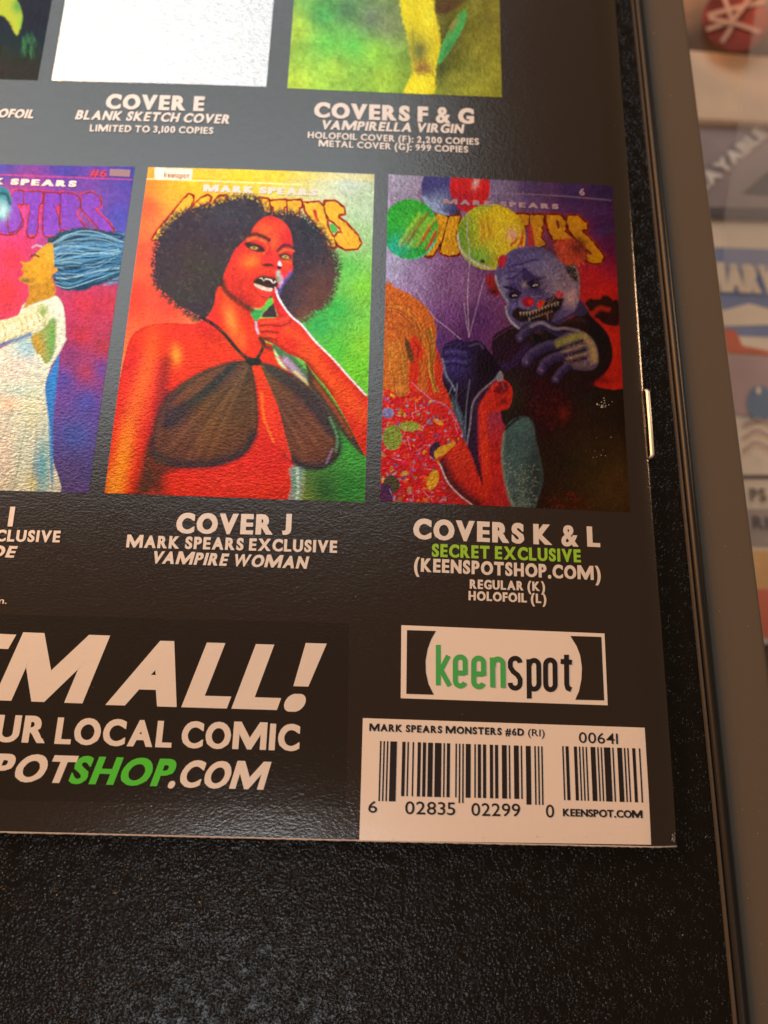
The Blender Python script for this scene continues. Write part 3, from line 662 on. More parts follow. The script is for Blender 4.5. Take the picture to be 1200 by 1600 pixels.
for p in [((230, 360), (262, 300)), ((250, 400), (285, 330)), ((262, 380), (290, 320))]: k.line(p, 12, (190, 50, 40), 6, .8, mk)
mk, X, Y = balloon(560, 348, 172, 165, (215, 195, 35), (222, 202, 45), (70, 160, 60))
k.blob(395, 340, 60, 130, (60, 140, 50), .95, 0, mk); k.blob(440, 300, 60, 100, (130, 165, 50), .7, 0, mk); k.blob(490, 450, 90, 40, (110, 165, 60), .8, 15, mk); k.blob(480, 200, 60, 24, (90, 160, 60), .8, 0, mk)
k.line([(385, 330), (400, 400), (460, 455), (550, 490)], 9, (215, 190, 190), 8, .8, mk); k.blob(630, 333, 22, 26, (230, 170, 160), .95)
for i in range(9):
    x0 = 480+rng.random()*60; k.line([(x0, 250+rng.random()*40), (x0-5+rng.random()*30, 330+rng.random()*40)], 7, (190, 130, 30), 7, .5, mk)
for p in [((625, 380), (655, 350)), ((655, 390), (675, 350)), ((672, 380), (680, 310))]: k.line(p, 12, (190, 60, 30), 6, .8, mk)
k.disc(497, 452, 14, 11, (50, 60, 30), .9); k.line([(432, 250), (428, 320), (440, 430), (430, 600), (437, 790)], 4, (190, 180, 190), 4, .7)
# strings
for p in [[(180, 550), (270, 690), (340, 750), (400, 800)], [(505, 530), (470, 660), (437, 790)], [(415, 640), (425, 720), (437, 790)]]: k.line(p, 4, (175, 150, 185), 4, .8)
# clown: dark clothes
k.poly([(960, 640), (1010, 610), (1110, 630), (1112, 730), (1060, 740), (1000, 700)], (52, 26, 22), 10, rough=10, rs=20); k.line([(985, 690), (1020, 660), (1060, 665)], 20, (190, 56, 34), 14, .8)
suit = [(540, 800), (570, 765), (640, 735), (720, 770), (900, 700), (960, 660), (985, 700), (1050, 760), (1080, 850), (1062, 930), (1000, 990), (1060, 1010), (1170, 1010), (1200, 1640), (730, 1640), (750, 1350), (700, 1200), (600, 1190), (570, 1060), (545, 900)]
k.poly(suit, (36, 24, 26), 8); su = k.last.copy()
k.blob(1030, 1090, 110, 120, (34, 36, 24), .8, 0, su); k.blob(1060, 1450, 190, 170, (84, 64, 36), .9, 0, su); k.blob(950, 1300, 140, 200, (54, 44, 28), .7, 0, su); k.blob(840, 1350, 90, 160, (40, 32, 30), .7, 0, su); k.blob(620, 1050, 80, 120, (52, 46, 30), .8, 0, su)
k.blob(650, 850, 100, 70, (44, 26, 44), .9, 0, su); k.line([(560, 930), (640, 900), (700, 830)], 30, (58, 40, 92), 30, .8, su); k.line([(545, 800), (600, 760), (650, 740)], 8, (90, 60, 100), 8, .5)
k.blob(940, 740, 120, 50, (50, 28, 30), .8, 0, su); k.line([(720, 790), (850, 720), (960, 715), (1040, 770)], 14, (70, 44, 44), 14, .7)
k.poly([(1000, 705), (1060, 740), (1112, 770), (1140, 1003), (1000, 1003), (1050, 945), (1082, 870), (1062, 780)], (196, 44, 34), 7); k.blob(1040, 980, 60, 20, (120, 30, 26), .8)
k.poly([(955, 690), (1010, 720), (1060, 790), (1078, 870), (1058, 930), (1000, 985), (900, 1000), (1000, 900)], (34, 22, 30), 14, .9)
def pom(x, y, rx, ry, cols, n):
    k.blob(x, y, rx, ry, cols[0], .9)
    for i in range(n):
        t = rng.random()*6.28; r = rng.random()**.5; X = x+rx*r*math.cos(t)*1.1; Y = y+ry*r*math.sin(t)*1.1; a_ = rng.random()*6.28
        k.line([(X, Y), (X+14*math.cos(a_), Y+14*math.sin(a_))], 4, cols[1+i % (len(cols)-1)], 5, .5)
pom(800, 1110, 95, 85, [(62, 22, 20), (84, 30, 24), (40, 16, 16), (110, 40, 28)], 120); k.blob(860, 1130, 22, 30, (130, 44, 28), .6); pom(880, 1530, 90, 45, [(70, 36, 24), (140, 44, 30), (60, 30, 22)], 60); pom(760, 1000, 60, 50, [(52, 20, 20), (66, 26, 22), (36, 16, 16)], 50)
k.poly([(590, 1230), (620, 1170), (680, 1145), (720, 1170), (735, 1250), (765, 1400), (750, 1490), (712, 1575), (640, 1575), (605, 1480), (582, 1340)], (78, 112, 116), 16); lg = k.last.copy()
k.blob(735, 1420, 40, 200, (44, 56, 66), .9, 0, lg); k.blob(640, 1250, 60, 60, (70, 104, 110), .7, 0, lg); k.line([(592, 1220), (584, 1340), (608, 1480), (650, 1570)], 12, (150, 165, 150), 10, .8, lg); k.line([(600, 1200), (640, 1165), (660, 1150)], 10, (22, 26, 28), 8, .9)
for i in range(260):
    x = 590+rng.random()*150; y = 1350+rng.random()*220; k.line([(x, y), (x+rng.normal(0, 8), y+rng.normal(0, 6))], 3, [(150, 175, 165), (60, 90, 96), (170, 180, 150)][i % 3], 4, .5, lg)
# left fist holding the strings
k.poly([(315, 885), (325, 830), (380, 800), (430, 812), (480, 805), (520, 845), (575, 915), (572, 960), (500, 1020), (455, 1080), (440, 1190), (420, 1290), (390, 1190), (345, 1050), (325, 960)], (30, 24, 40), 7); ft = k.last.copy()
k.blob(380, 900, 70, 90, (58, 48, 116), .95, 0, ft); k.blob(510, 920, 60, 80, (16, 14, 18), .9, 0, ft)
for yy in (840, 880, 915): k.line([(325, yy), (370, yy-6), (420, yy+4), (450, yy-10)], 9, (26, 20, 56), 8, .8, ft)
for yy in (858, 900): k.line([(330, yy), (370, yy-4), (420, yy+2)], 9, (84, 72, 150), 10, .7, ft)
k.line([(440, 830), (480, 820), (500, 840)], 9, (90, 80, 120), 8, .6, ft)
k.line([(318, 890), (335, 960), (360, 1000), (375, 1030)], 9, (120, 140, 165), 6, .8); k.poly([(345, 1040), (380, 1080), (420, 1180), (418, 1290), (395, 1200), (360, 1120)], (70, 96, 116), 14, .9); k.poly([(320, 960), (340, 1010), (360, 1060), (350, 1080), (325, 1010)], (20, 20, 22), 6)
for p in [[(440, 980), (425, 1100), (418, 1230)], [(385, 1000), (380, 1090), (405, 1180)], [(360, 1010), (345, 1050), (320, 1090)]]: k.line(p, 5, (110, 125, 150), 5, .75)
# head
k.poly(Ff((110, 390), (160, 370), (200, 400), (225, 500), (220, 545), (170, 555), (115, 480)), (150, 40, 44), 8, rough=5); k.blob(*Ff((170, 520))[0], 24, 14, (40, 20, 24), .8)
for i in range(140):
    x, y = 690+rng.random()*280, 70+rng.random()*210; X, Y = Ff((x, y))[0]
    if ((x-820)/145)**2+((y-170)/115)**2 > 1: continue
    k.line([(X, Y), (X+rng.normal(0, 16), Y+10+rng.random()*26)], 5, [(206, 84, 64), (160, 56, 48), (220, 110, 80), (90, 40, 36)][i % 4], 5, .8)
k.poly(Ff((690, 130), (760, 75), (850, 70), (930, 110), (945, 200), (900, 280), (800, 300), (740, 240)), (206, 84, 56), 14, .9, rough=8); k.blob(*Ff((890, 140))[0], 44, 42, (66, 34, 34), .85); k.blob(*Ff((660, 190))[0], 30, 60, (50, 54, 70), .7, -35)
for i in range(80):
    t = rng.random(); X, Y = Ff((700+230*rng.random(), 90+190*rng.random()))[0]; k.line([(X, Y), (X+rng.normal(4, 10), Y+20*rng.random())], 4, [(190, 92, 70), (120, 44, 40)][i % 2], 4, .5)
hd = Ff((180, 400), (205, 300), (265, 215), (350, 155), (480, 132), (600, 150), (700, 220), (790, 300), (850, 290), (890, 340), (908, 430), (905, 560), (885, 640), (840, 700), (700, 770), (620, 800), (480, 840), (380, 835), (300, 760), (268, 660), (290, 620), (230, 530))
k.poly(Ff((860, 560), (930, 600), (975, 680), (940, 720), (840, 730), (720, 800), (600, 830), (640, 720), (780, 640)), (62, 52, 96), 10)
k.poly(hd, (88, 80, 128), 6); hm2 = k.last.copy()
hb = lambda x, y, rx, ry, c, a=.8, ang=0: k.blob(457.1+x*.5238, 314.3+y*.5238, rx*.5238, ry*.5238, c, a, ang, hm2)
hl = lambda p, w_, c, a=.8, soft=5: k.line(Ff(*p), w_*.5238, c, soft, a, hm2)
hb(650, 340, 180, 120, (128, 124, 160), .9, 35); hb(820, 560, 90, 110, (188, 160, 168), .95, 10); hb(520, 230, 120, 60, (84, 88, 158), .8); hb(330, 330, 110, 110, (92, 86, 148), .8); hb(800, 420, 70, 90, (130, 112, 140), .8); hb(760, 690, 110, 60, (84, 76, 140), .8); hb(330, 640, 60, 60, (96, 92, 160), .8); hb(620, 640, 90, 90, (66, 58, 110), .6)
hb(560, 520, 160, 60, (74, 68, 128), .6, 15); hb(450, 440, 120, 60, (68, 60, 118), .5)
hl([(185, 390), (200, 450), (235, 530), (290, 610), (270, 660), (300, 750), (380, 830)], 24, (176, 182, 200), .85, 8); hl([(190, 380), (215, 300), (280, 220), (360, 165), (480, 140)], 14, (120, 110, 170), .6, 8)
hb(400, 600, 90, 60, (110, 106, 168), .7); hb(260, 480, 30, 100, (140, 140, 180), .7); hb(560, 300, 110, 60, (118, 118, 172), .7, 20); hb(700, 480, 80, 60, (150, 138, 164), .7, 20)
for i in range(240):
    x = 200+rng.random()*640; y = 150+rng.random()*640; X, Y = Ff((x, y))[0]; a_ = rng.normal(-.3, .6); L_ = 8+rng.random()*16
    k.line([(X, Y), (X+L_*math.cos(a_), Y+L_*math.sin(a_))], 3.5, [(120, 116, 172), (56, 50, 98), (146, 140, 178), (70, 62, 116)][i % 4], 5, .35, hm2)
hl([(330, 295), (420, 280), (500, 250), (560, 250)], 14, (44, 38, 84), .8); hl([(280, 410), (340, 400), (400, 360), (430, 330)], 12, (44, 38, 84), .8); hl([(240, 380), (300, 350), (370, 345)], 10, (58, 50, 100), .6); hl([(350, 310), (450, 300), (520, 280)], 12, (120, 116, 176), .6)
k.poly(Ff((430, 310), (500, 370), (570, 410), (540, 450), (480, 470), (430, 440), (420, 380)), (56, 44, 104), 7, .9); k.poly(Ff((300, 470), (350, 440), (370, 500), (320, 530)), (58, 48, 110), 8, .7)
hb(438, 460, 26, 26, (172, 160, 160), .95)
hb(345, 550, 70, 46, (44, 36, 72), .85); hb(522, 468, 70, 46, (46, 38, 76), .85)
k.poly(Ff((300, 545), (330, 520), (380, 530), (390, 560), (350, 580), (310, 570)), (24, 20, 34), 6); hl([(335, 556), (352, 548), (368, 553)], 8, (206, 204, 210), .9, 3)
k.poly(Ff((480, 455), (520, 435), (565, 450), (560, 480), (500, 490)), (28, 22, 38), 6); hl([(512, 468), (530, 460), (546, 463)], 8, (206, 204, 210), .9, 3)
k.poly(Ff((325, 715), (375, 655), (450, 680), (550, 670), (630, 580), (700, 545), (770, 575), (745, 660), (690, 710), (660, 775), (560, 800), (480, 770), (400, 775)), (34, 22, 28), 12)
hb(400, 700, 70, 40, (40, 26, 36), .8)
hl([(490, 700), (560, 690), (620, 640), (660, 600)], 30, (60, 30, 34), .8); 
for i in range(13):
    t = i/12; x = 400+320*t; y = 700-8*math.sin(3*t)-120*max(0, t-.25)**1.1; w_ = 9+4*math.sin(3.1*t)
    k.poly(Ff((x-w_, y-6), (x+w_, y-10), (x+3, y+24+6*math.sin(7*t))), (176, 164, 150), 4, .85, smooth=False)
    if 2 < i < 11: k.poly(Ff((x-w_, y+66), (x+w_, y+62), (x+1, y+40)), (150, 136, 126), 4, .7, smooth=False)
hl([(262, 478), (330, 492), (402, 530)], 22, (30, 24, 52), .9, 6); hl([(612, 396), (540, 412), (462, 452)], 22, (30, 24, 52), .9, 6)
hl([(300, 620), (330, 600), (380, 610)], 10, (50, 42, 84), .7); hl([(545, 510), (590, 500), (630, 470)], 10, (50, 42, 84), .7)
k.poly(Ff((540, 620), (570, 590), (605, 590), (600, 630), (555, 665)), (196, 56, 44), 6); k.poly(Ff((700, 545), (735, 505), (765, 530), (760, 565), (720, 575)), (186, 48, 54), 7); hb(640, 720, 60, 26, (84, 34, 34), .7)
hl([(475, 740), (478, 800)], 8, (150, 150, 180), .7); hl([(630, 700), (635, 760)], 6, (160, 150, 160), .7)
k.disc(*Ff((465, 605))[0], 30, 25, (150, 26, 52), 1, edge=5); k.disc(*Ff((487, 606))[0], 15, 20, (206, 44, 40), 1, edge=7); k.blob(*Ff((420, 570))[0], 14, 10, (120, 60, 110), .7); hl([(395, 590), (400, 640), (470, 660)], 16, (130, 124, 176), .6)
k.poly(Ff((790, 310), (840, 290), (885, 330), (895, 430), (860, 420), (810, 370)), (44, 46, 44), 8); hl([(820, 300), (875, 320), (898, 400)], 12, (140, 140, 130), .8)
k.poly(Ff((205, 250), (240, 205), (285, 225), (260, 300), (220, 320)), (176, 44, 58), 8)
for i in range(330):
    x = 520+rng.random()*390; y = 240+rng.random()*400; X, Y = Ff((x, y))[0]; k.line([(X, Y), (X+rng.normal(0, 8), Y+rng.normal(0, 8))], 3, [(180, 170, 190), (66, 62, 120), (200, 170, 170)][i % 3], 4, .35*min(1, (x-480)/250), hm2)
# pointing hand
def finger(pts, wd):
    P_ = Ff(*pts); k.line(P_, wd*.5238*1.28, (26, 18, 34), 7, .95); k.line(P_, wd*.5238, (60, 50, 98), 7, 1)
    off_ = [(x-wd*.10, y-wd*.12) for x, y in P_]; k.line(off_, wd*.5238*.34, (98, 88, 136), 14, .65)
    for q_ in P_[1:-1]: k.line([(q_[0]-wd*.16, q_[1]-wd*.14), (q_[0]+wd*.16, q_[1]+wd*.10)], 4, (34, 26, 54), 5, .7)
    off_ = [(x+wd*.14, y+wd*.14) for x, y in P_]; k.line(off_, wd*.5238*.3, (42, 34, 80), 10, .7)
k.poly(Ff((690, 940), (750, 880), (900, 850), (1000, 905), (1055, 1005), (1062, 1130), (1000, 1182), (860, 1180), (780, 1130), (720, 1050)), (78, 66, 112), 8); hm3 = k.last.copy()
gl = lambda p, w_, c, a=.8, soft=7: k.line(Ff(*p), w_*.5238, c, soft, a, hm3)
finger([(830, 1130), (760, 1190), (700, 1265)], 66); finger([(790, 1050), (690, 1080), (610, 1130), (580, 1190)], 80); finger([(740, 960), (620, 985), (500, 1050), (450, 1120)], 86)
finger([(720, 860), (600, 800), (480, 830), (395, 915)], 78)
k.poly(Ff((720, 930), (760, 880), (900, 850), (1000, 905), (1055, 1005), (1062, 1130), (1000, 1182), (880, 1170), (810, 1110), (770, 1030)), (92, 78, 112), 14, .95)
gl([(720, 960), (820, 920), (940, 880)], 62, (150, 152, 84), .95, 18); gl([(960, 900), (1015, 980), (1035, 1090)], 70, (176, 158, 116), .9, 24); gl([(860, 1140), (960, 1130)], 40, (130, 110, 116), .7, 16)
for p in [[(740, 1000), (830, 975), (930, 930)], [(770, 1060), (860, 1040), (950, 1010)], [(830, 1120), (900, 1095), (970, 1080)]]: gl(p, 22, (46, 36, 60), .85)
for p in [[(760, 1030), (850, 1005), (940, 970)], [(800, 1090), (880, 1065), (960, 1045)]]: gl(p, 18, (166, 150, 104), .7, 8)
k.line(Ff((490, 815), (580, 782), (680, 830), (790, 830), (900, 850)), 12, (160, 150, 170), 8, .7); k.poly(Ff((505, 890), (550, 880), (575, 930), (530, 945)), (22, 16, 28), 6)
for X, Y in Ff((452, 1122), (582, 1188), (702, 1262), (398, 915)): k.blob(X, Y, 9, 7, (134, 110, 140), .8)
for i in range(140):
    x = 760+rng.random()*290; y = 870+rng.random()*290; X, Y = Ff((x, y))[0]; k.line([(X, Y), (X+rng.normal(0, 6), Y+rng.normal(0, 6))], 3, [(186, 176, 124), (70, 58, 84), (190, 150, 140)][i % 3], 4, .3, hm3)
# child: hair, ear, dress, arm
k.poly([(40, 585), (130, 583), (200, 618), (262, 680), (290, 750), (288, 850), (312, 920), (318, 1010), (355, 1080), (330, 1120), (30, 1100)], (188, 96, 36), 9, rough=4); ch = k.last.copy()
k.poly([(285, 840), (318, 920), (316, 990), (350, 1060), (345, 1130), (260, 1090), (255, 960)], (196, 52, 30), 12, .95, clip=None); 
k.strands([[(70, 640), (150, 650), (220, 720), (250, 800)], [(60, 760), (110, 780), (150, 860), (160, 980)]], 60, 0, 5, [(214, 130, 44), (150, 66, 26), (200, 110, 40), (120, 60, 34)], .55, ch)
k.strands([[(160, 800), (180, 900), (190, 1000), (200, 1070)], [(60, 830), (70, 920), (70, 1000), (80, 1070)]], 60, 0, 5, [(206, 130, 50), (140, 70, 30), (190, 150, 60), (214, 110, 40)], .5, ch)
k.strands([[(240, 760), (262, 850), (258, 940), (285, 1030)], [(270, 760), (285, 850), (275, 930), (300, 1040)]], 24, 0, 5, [(100, 56, 34), (200, 150, 50), (150, 60, 30)], .7, ch, 5)
k.poly(Hf((265, 450), (285, 385), (325, 400), (360, 480), (350, 540), (320, 560), (335, 600), (310, 760), (265, 760), (270, 580), (300, 545)), (206, 48, 28), 8); k.line(Hf((300, 420), (330, 470), (320, 530)), 8, (120, 30, 24), 7, .8); k.poly(Hf((230, 430), (260, 410), (300, 530), (265, 555)), (60, 44, 36), 10, .8)
dress = Hf((80, 800), (200, 800), (330, 760), (420, 820), (540, 870), (610, 990), (635, 1080), (580, 1120), (520, 1200), (470, 1230), (490, 1350), (490, 1560), (50, 1560))
k.poly(dress, (196, 36, 36), 6); dm = k.last.copy()
fl = [(196, 40, 50), (206, 60, 34), (180, 30, 60), (120, 116, 160), (150, 150, 180), (216, 170, 40), (130, 160, 60), (200, 50, 90), (110, 80, 140), (226, 110, 40)]
for i in range(620):
    X, Y = 45+rng.random()*370, 1040+rng.random()*510; c = fl[rng.integers(len(fl))]; r = 3+rng.random()*8
    if X > 300: c = fl[rng.integers(3)] if rng.random() < .7 else fl[3+rng.integers(3)]
    k.disc(X, Y, r*1.6, r*.8, c, .75, rng.random()*180, dm, 3)
for X, Y, rx, ry, c, a_ in [(95, 1240, 45, 60, (120, 150, 60), 0), (170, 1190, 55, 24, (140, 160, 60), 0), (90, 1450, 40, 44, (50, 76, 50), 0), (325, 1300, 46, 26, (206, 160, 40), -28), (275, 1430, 26, 50, (210, 165, 40), 20), (300, 1170, 30, 12, (214, 160, 40), 30), (150, 1400, 24, 12, (190, 160, 60), -10), (60, 1500, 40, 60, (70, 50, 90), 0), (75, 1130, 30, 26, (120, 130, 180), 0)]:
    k.disc(X, Y, rx, ry, c, .92, a_, dm, 5)
for X, Y in [(210, 1480), (240, 1360), (190, 1350), (330, 1210), (350, 1130), (255, 1130), (160, 1100), (120, 1320), (190, 1250), (260, 1275)]:
    for q in range(6): k.disc(X+20*math.cos(q*1.05), Y+17*math.sin(q*1.05), 13, 10, (210, 40, 40), .9, q*60, dm, 3)
    k.disc(X, Y, 9, 7, (150, 140, 170), .95, 0, dm, 3)
for i in range(30):
    X, Y = 60+rng.random()*330, 1080+rng.random()*460; k.line([(X, Y), (X+rng.normal(0, 26), Y+rng.normal(0, 20))], 3, (200, 170, 190), 3, .6, dm)
k.poly(Hf((415, 1140), (470, 1110), (480, 1200), (440, 1230), (405, 1195)), (60, 44, 70), 5); k.poly(Hf((440, 1180), (500, 1140), (580, 1115), (570, 1150), (500, 1200), (450, 1230)), (206, 160, 40), 6)
k.line(Hf((280, 700), (420, 820), (530, 870), (620, 1040)), 5, (200, 130, 170), 4, .6)
armk = Hf((500, 1210), (580, 1140), (640, 1095), (690, 1190), (750, 1340), (770, 1300), (755, 1100), (745, 900), (720, 850), (760, 770), (830, 700), (880, 680), (930, 680), (980, 740), (975, 830), (950, 880), (880, 900), (815, 930), (810, 1080), (825, 1250), (840, 1380), (815, 1490), (760, 1550), (700, 1545), (600, 1470), (520, 1370), (478, 1270))
k.poly(armk, (200, 50, 32), 6); ak = k.last.copy()
k.blob(*Hf((640, 1230))[0], 60, 60, (212, 66, 34), .7, 0, ak); k.blob(*Hf((790, 1150))[0], 26, 170, (216, 68, 34), .8, 0, ak); k.line(Hf((480, 1250), (540, 1380), (640, 1490), (740, 1560)), 60, (70, 34, 38), 40, .9, ak); k.line(Hf((478, 1270), (530, 1390), (610, 1480), (700, 1550)), 7, (200, 190, 200), 5, .8)
k.poly(Hf((665, 1130), (690, 980), (700, 860), (760, 770), (840, 700), (860, 700), (790, 790), (745, 880), (740, 1050), (750, 1250), (765, 1380), (735, 1320), (690, 1190)), (56, 36, 60), 12); k.line(Hf((665, 1130), (688, 980), (705, 850), (760, 765), (840, 695), (890, 640)), 7, (130, 140, 165), 5, .85)
k.line(Hf((750, 1260), (768, 1380), (775, 1410)), 9, (70, 24, 26), 7, .8); k.poly(Hf((870, 660), (895, 620), (915, 640), (915, 680), (880, 690)), (140, 150, 165), 6); k.poly(Hf((860, 760), (885, 700), (940, 700), (950, 760), (900, 780)), (130, 30, 34), 9); k.disc(*Hf((858, 762))[0], 6, 7, (40, 16, 20), .9); k.blob(*Hf((920, 830))[0], 16, 14, (110, 28, 30), .8, 0, ak); k.line(Hf((830, 740), (850, 720), (880, 712)), 12, (216, 70, 44), 7, .8); k.line(Hf((910, 700), (925, 740)), 5, (150, 110, 140), 4, .7)
k.c = np.clip(k.c, 0, 1)**1.06; k.grain(.14, 30, None, 25); k.grain(.16, 11, None, 27); k.grain(.30, 4, None, 21); k.grain(.3, 3, np.clip((300-k.X)/200, 0, 1), 23)
pk = k.build('cover_picture', comic, label='purple and red cover picture of a clown with balloons and a child')
lettering('title_text', 'MARK SPEARS', (693, 319), (872, 327), 8, mat('title_pale_print', tuple(lin((150, 130, 150))), .4, .2, bump=PAPER_BUMP), pk, bold=.04, heavy=.08, spacing=1.4)
lettering('title_text', '6', (905, 305), (913, 306), 11, bpy.data.materials['title_pale_print'], pk, bold=.03)

# ---------------- cover picture: woman in a white gown, hair blown back
i_ = Art(QI, 400, 560, 0, 240, .3374)
i_.grad([(0, 60, (70, 62, 150)), (300, 60, (70, 58, 150)), (600, 100, (66, 58, 150)), (560, 300, (66, 66, 160)), (560, 420, (60, 80, 170)), (40, 300, (200, 60, 110)), (150, 330, (170, 60, 140)), (250, 340, (110, 60, 150)), (60, 480, (196, 40, 62)), (30, 650, (196, 40, 56)), (110, 420, (190, 40, 90)),
         (400, 700, (186, 46, 58)), (500, 700, (180, 44, 62)), (380, 850, (176, 40, 46)), (480, 900, (160, 40, 56)), (330, 920, (120, 50, 100)), (400, 1010, (160, 44, 70)), (470, 1000, (84, 62, 140)), (300, 1050, (74, 64, 150)), (400, 1150, (66, 70, 156)), (350, 1300, (66, 80, 160)), (420, 1450, (74, 66, 130)), (300, 1500, (80, 66, 120)), (-300, 500, (150, 40, 90)), (-300, 1200, (70, 60, 130)), (-500, 300, (80, 60, 150))])
i_.line([(-420, 85), (0, 95), (610, 122)], 5, (206, 60, 110), 4, .9)
MI = [[(-40, 240), (30, 260), (95, 290), (105, 330), (70, 370), (20, 375), (-30, 350)], [(70, 170), (110, 175), (105, 235), (75, 230), (100, 300), (80, 350), (40, 360), (40, 250), (50, 200)], [(110, 175), (195, 178), (192, 230), (178, 240), (168, 375), (125, 375), (140, 240), (112, 230)], [(208, 180), (275, 185), (280, 230), (255, 250), (280, 330), (270, 378), (205, 380), (200, 280)],
      [(285, 180), (350, 190), (375, 235), (350, 280), (400, 360), (285, 350), (280, 260)], [(380, 190), (425, 180), (465, 215), (465, 245), (435, 255), (510, 330), (527, 365), (470, 360), (420, 300), (375, 250)]]
title(i_, MI, (120, 60, 170), (206, 50, 70), 17, lambda *p: list(p))
i_.blob(130, 260, 60, 120, (190, 70, 180), .0)
i_.poly([(-60, 160), (20, 155), (50, 200), (40, 270), (0, 310), (-60, 320)], (40, 120, 140), 10); i_.blob(10, 260, 30, 40, (170, 210, 215), .9); i_.line([(-10, 180), (30, 190), (45, 230)], 14, (30, 50, 60), 10, .8)
# gown, back, arm
i_.poly([(105, 705), (180, 680), (255, 660), (290, 700), (303, 780), (300, 870), (260, 930), (232, 1000), (210, 1090), (230, 1250), (240, 1400), (232, 1620), (-420, 1620), (-300, 1200), (-60, 950), (60, 860)], (196, 200, 180), 7); gm = i_.last.copy()
i_.poly([(210, 1080), (240, 1000), (275, 930), (260, 1100), (245, 1250), (246, 1400), (240, 1560), (228, 1400), (222, 1230)], (40, 120, 190), 9, .9)
for X, Y, rx, ry, c, a in [(120, 900, 60, 60, (120, 170, 190), .8), (60, 1000, 90, 60, (206, 190, 180), .7), (100, 1100, 90, 40, (160, 196, 190), .7), (40, 1160, 70, 40, (214, 180, 150), .8), (150, 1200, 60, 120, (206, 210, 170), .8), (200, 1450, 30, 150, (90, 170, 180), .9), (100, 1400, 50, 180, (190, 206, 186), .8), (20, 1400, 40, 160, (206, 196, 180), .8), (170, 1500, 24, 120, (40, 130, 180), .8), (150, 1530, 30, 60, (210, 206, 130), .7), (260, 700, 40, 40, (200, 210, 190), .8)]: i_.blob(X, Y, rx, ry, c, a, 0, gm)
for p in [[(0, 1210), (120, 1205), (250, 1200)], [(0, 1330), (30, 1260), (60, 1180)], [(60, 1100), (120, 1120), (200, 1140)], [(0, 980), (80, 1010), (200, 1030)], [(120, 1250), (90, 1400), (60, 1560)], [(170, 1250), (160, 1400), (140, 1560)]]: i_.line(p, 6, (120, 140, 130), 8, .55, gm)
i_.poly([(145, 850), (200, 810), (245, 760), (262, 800), (250, 950), (215, 985), (175, 930)], (120, 140, 60), 16, .9); i_.blob(170, 880, 34, 80, (170, 130, 40), .95, -15, i_.last); i_.blob(240, 860, 18, 90, (76, 150, 60), .7, 0, i_.last); i_.line([(180, 940), (215, 985), (255, 940), (300, 860)], 16, (206, 214, 190), 10, .9)
i_.poly([(-60, 800), (60, 760), (130, 720), (200, 695), (230, 730), (215, 790), (140, 830), (60, 860), (-40, 900)], (202, 196, 156), 8); sm = i_.last.copy()
i_.blob(200, 740, 22, 50, (90, 140, 50), .8, 0, sm)
for x0 in range(-40, 210, 26): i_.line([(x0, 790-x0*.3), (x0+14, 830-x0*.32), (x0+6, 880-x0*.33)], 6, (140, 126, 84), 8, .6, sm)
for i in range(60):
    x0 = -40+rng.random()*250; i_.line([(x0, 800-x0*.33+rng.random()*60), (x0+14, 806-x0*.33+rng.random()*60)], 4, (226, 222, 196), 5, .5, sm)
i_.line([(-40, 900), (60, 868), (140, 838)], 20, (60, 100, 150), 14, .8)
i_.poly([(140, 600), (230, 560), (258, 640), (240, 668), (160, 695), (110, 715), (135, 660)], (168, 118, 30), 9)
# hair then face
for i in range(120):
    y0 = 360+rng.random()*270; i_.line([(430+rng.random()*80, y0*.9+50), (530+rng.random()*20, y0*.84+70+rng.normal(0, 8)), (560+rng.random()*40, y0*.8+85+rng.normal(0, 16))], 4, [(60, 110, 150), (24, 50, 80), (110, 150, 180)][i % 3], 5, .7)
i_.poly([(215, 420), (260, 375), (360, 345), (470, 355), (572, 385), (565, 470), (555, 560), (480, 600), (380, 635), (300, 632), (255, 600), (240, 520)], (30, 56, 80), 9, rough=6, rs=12); im = i_.last.copy()
i_.strands([[(235, 420), (330, 370), (450, 370), (570, 390)], [(250, 590), (330, 615), (430, 590), (550, 550)]], 130, 0, 5, [(70, 130, 170), (14, 26, 40), (130, 170, 190), (30, 90, 150), (90, 140, 175), (20, 40, 60)], .9, im, 13)
i_.poly([(240, 415), (200, 430), (165, 465), (150, 490), (120, 505), (95, 500), (108, 520), (98, 540), (112, 552), (100, 570), (88, 585), (110, 598), (140, 608), (200, 600), (245, 560), (250, 480)], (182, 132, 32), 6); fm2 = i_.last.copy()
i_.blob(180, 540, 40, 40, (200, 140, 30), .8, 0, fm2); i_.blob(220, 470, 30, 40, (206, 160, 50), .7, 0, fm2); i_.blob(120, 590, 34, 14, (96, 70, 40), .9, 0, fm2); i_.line([(140, 478), (160, 470), (180, 478)], 9, (60, 50, 40), 5, .9); i_.line([(100, 545), (125, 545)], 7, (160, 70, 40), 5, .8); i_.poly([(215, 540), (245, 525), (268, 540), (245, 558)], (190, 130, 40), 5); i_.line([(150, 435), (170, 425), (195, 432)], 8, (170, 190, 190), 6, .6)
i_.grain(.3, 6, None, 31)
pi_ = i_.build('cover_picture', comic, label='blue and red cover picture of a woman in a white gown')
lettering('title_text', 'MARK SPEARS', (-85, 284), (118, 292), 10, M_white, pi_, bold=.045, heavy=.09, spacing=1.3)
lettering('title_text', '#6', (140, 275), (166, 277), 12, mat('title_red_print', tuple(lin((206, 40, 60))), .4, .2, bump=PAPER_BUMP), pi_, bold=.02)
# header block of the same picture
patch('title_text', [(172, 264), (204, 266), (203, 277), (171, 275)], bpy.data.materials['title_pale_print'], pi_, .0018, 4, 4)


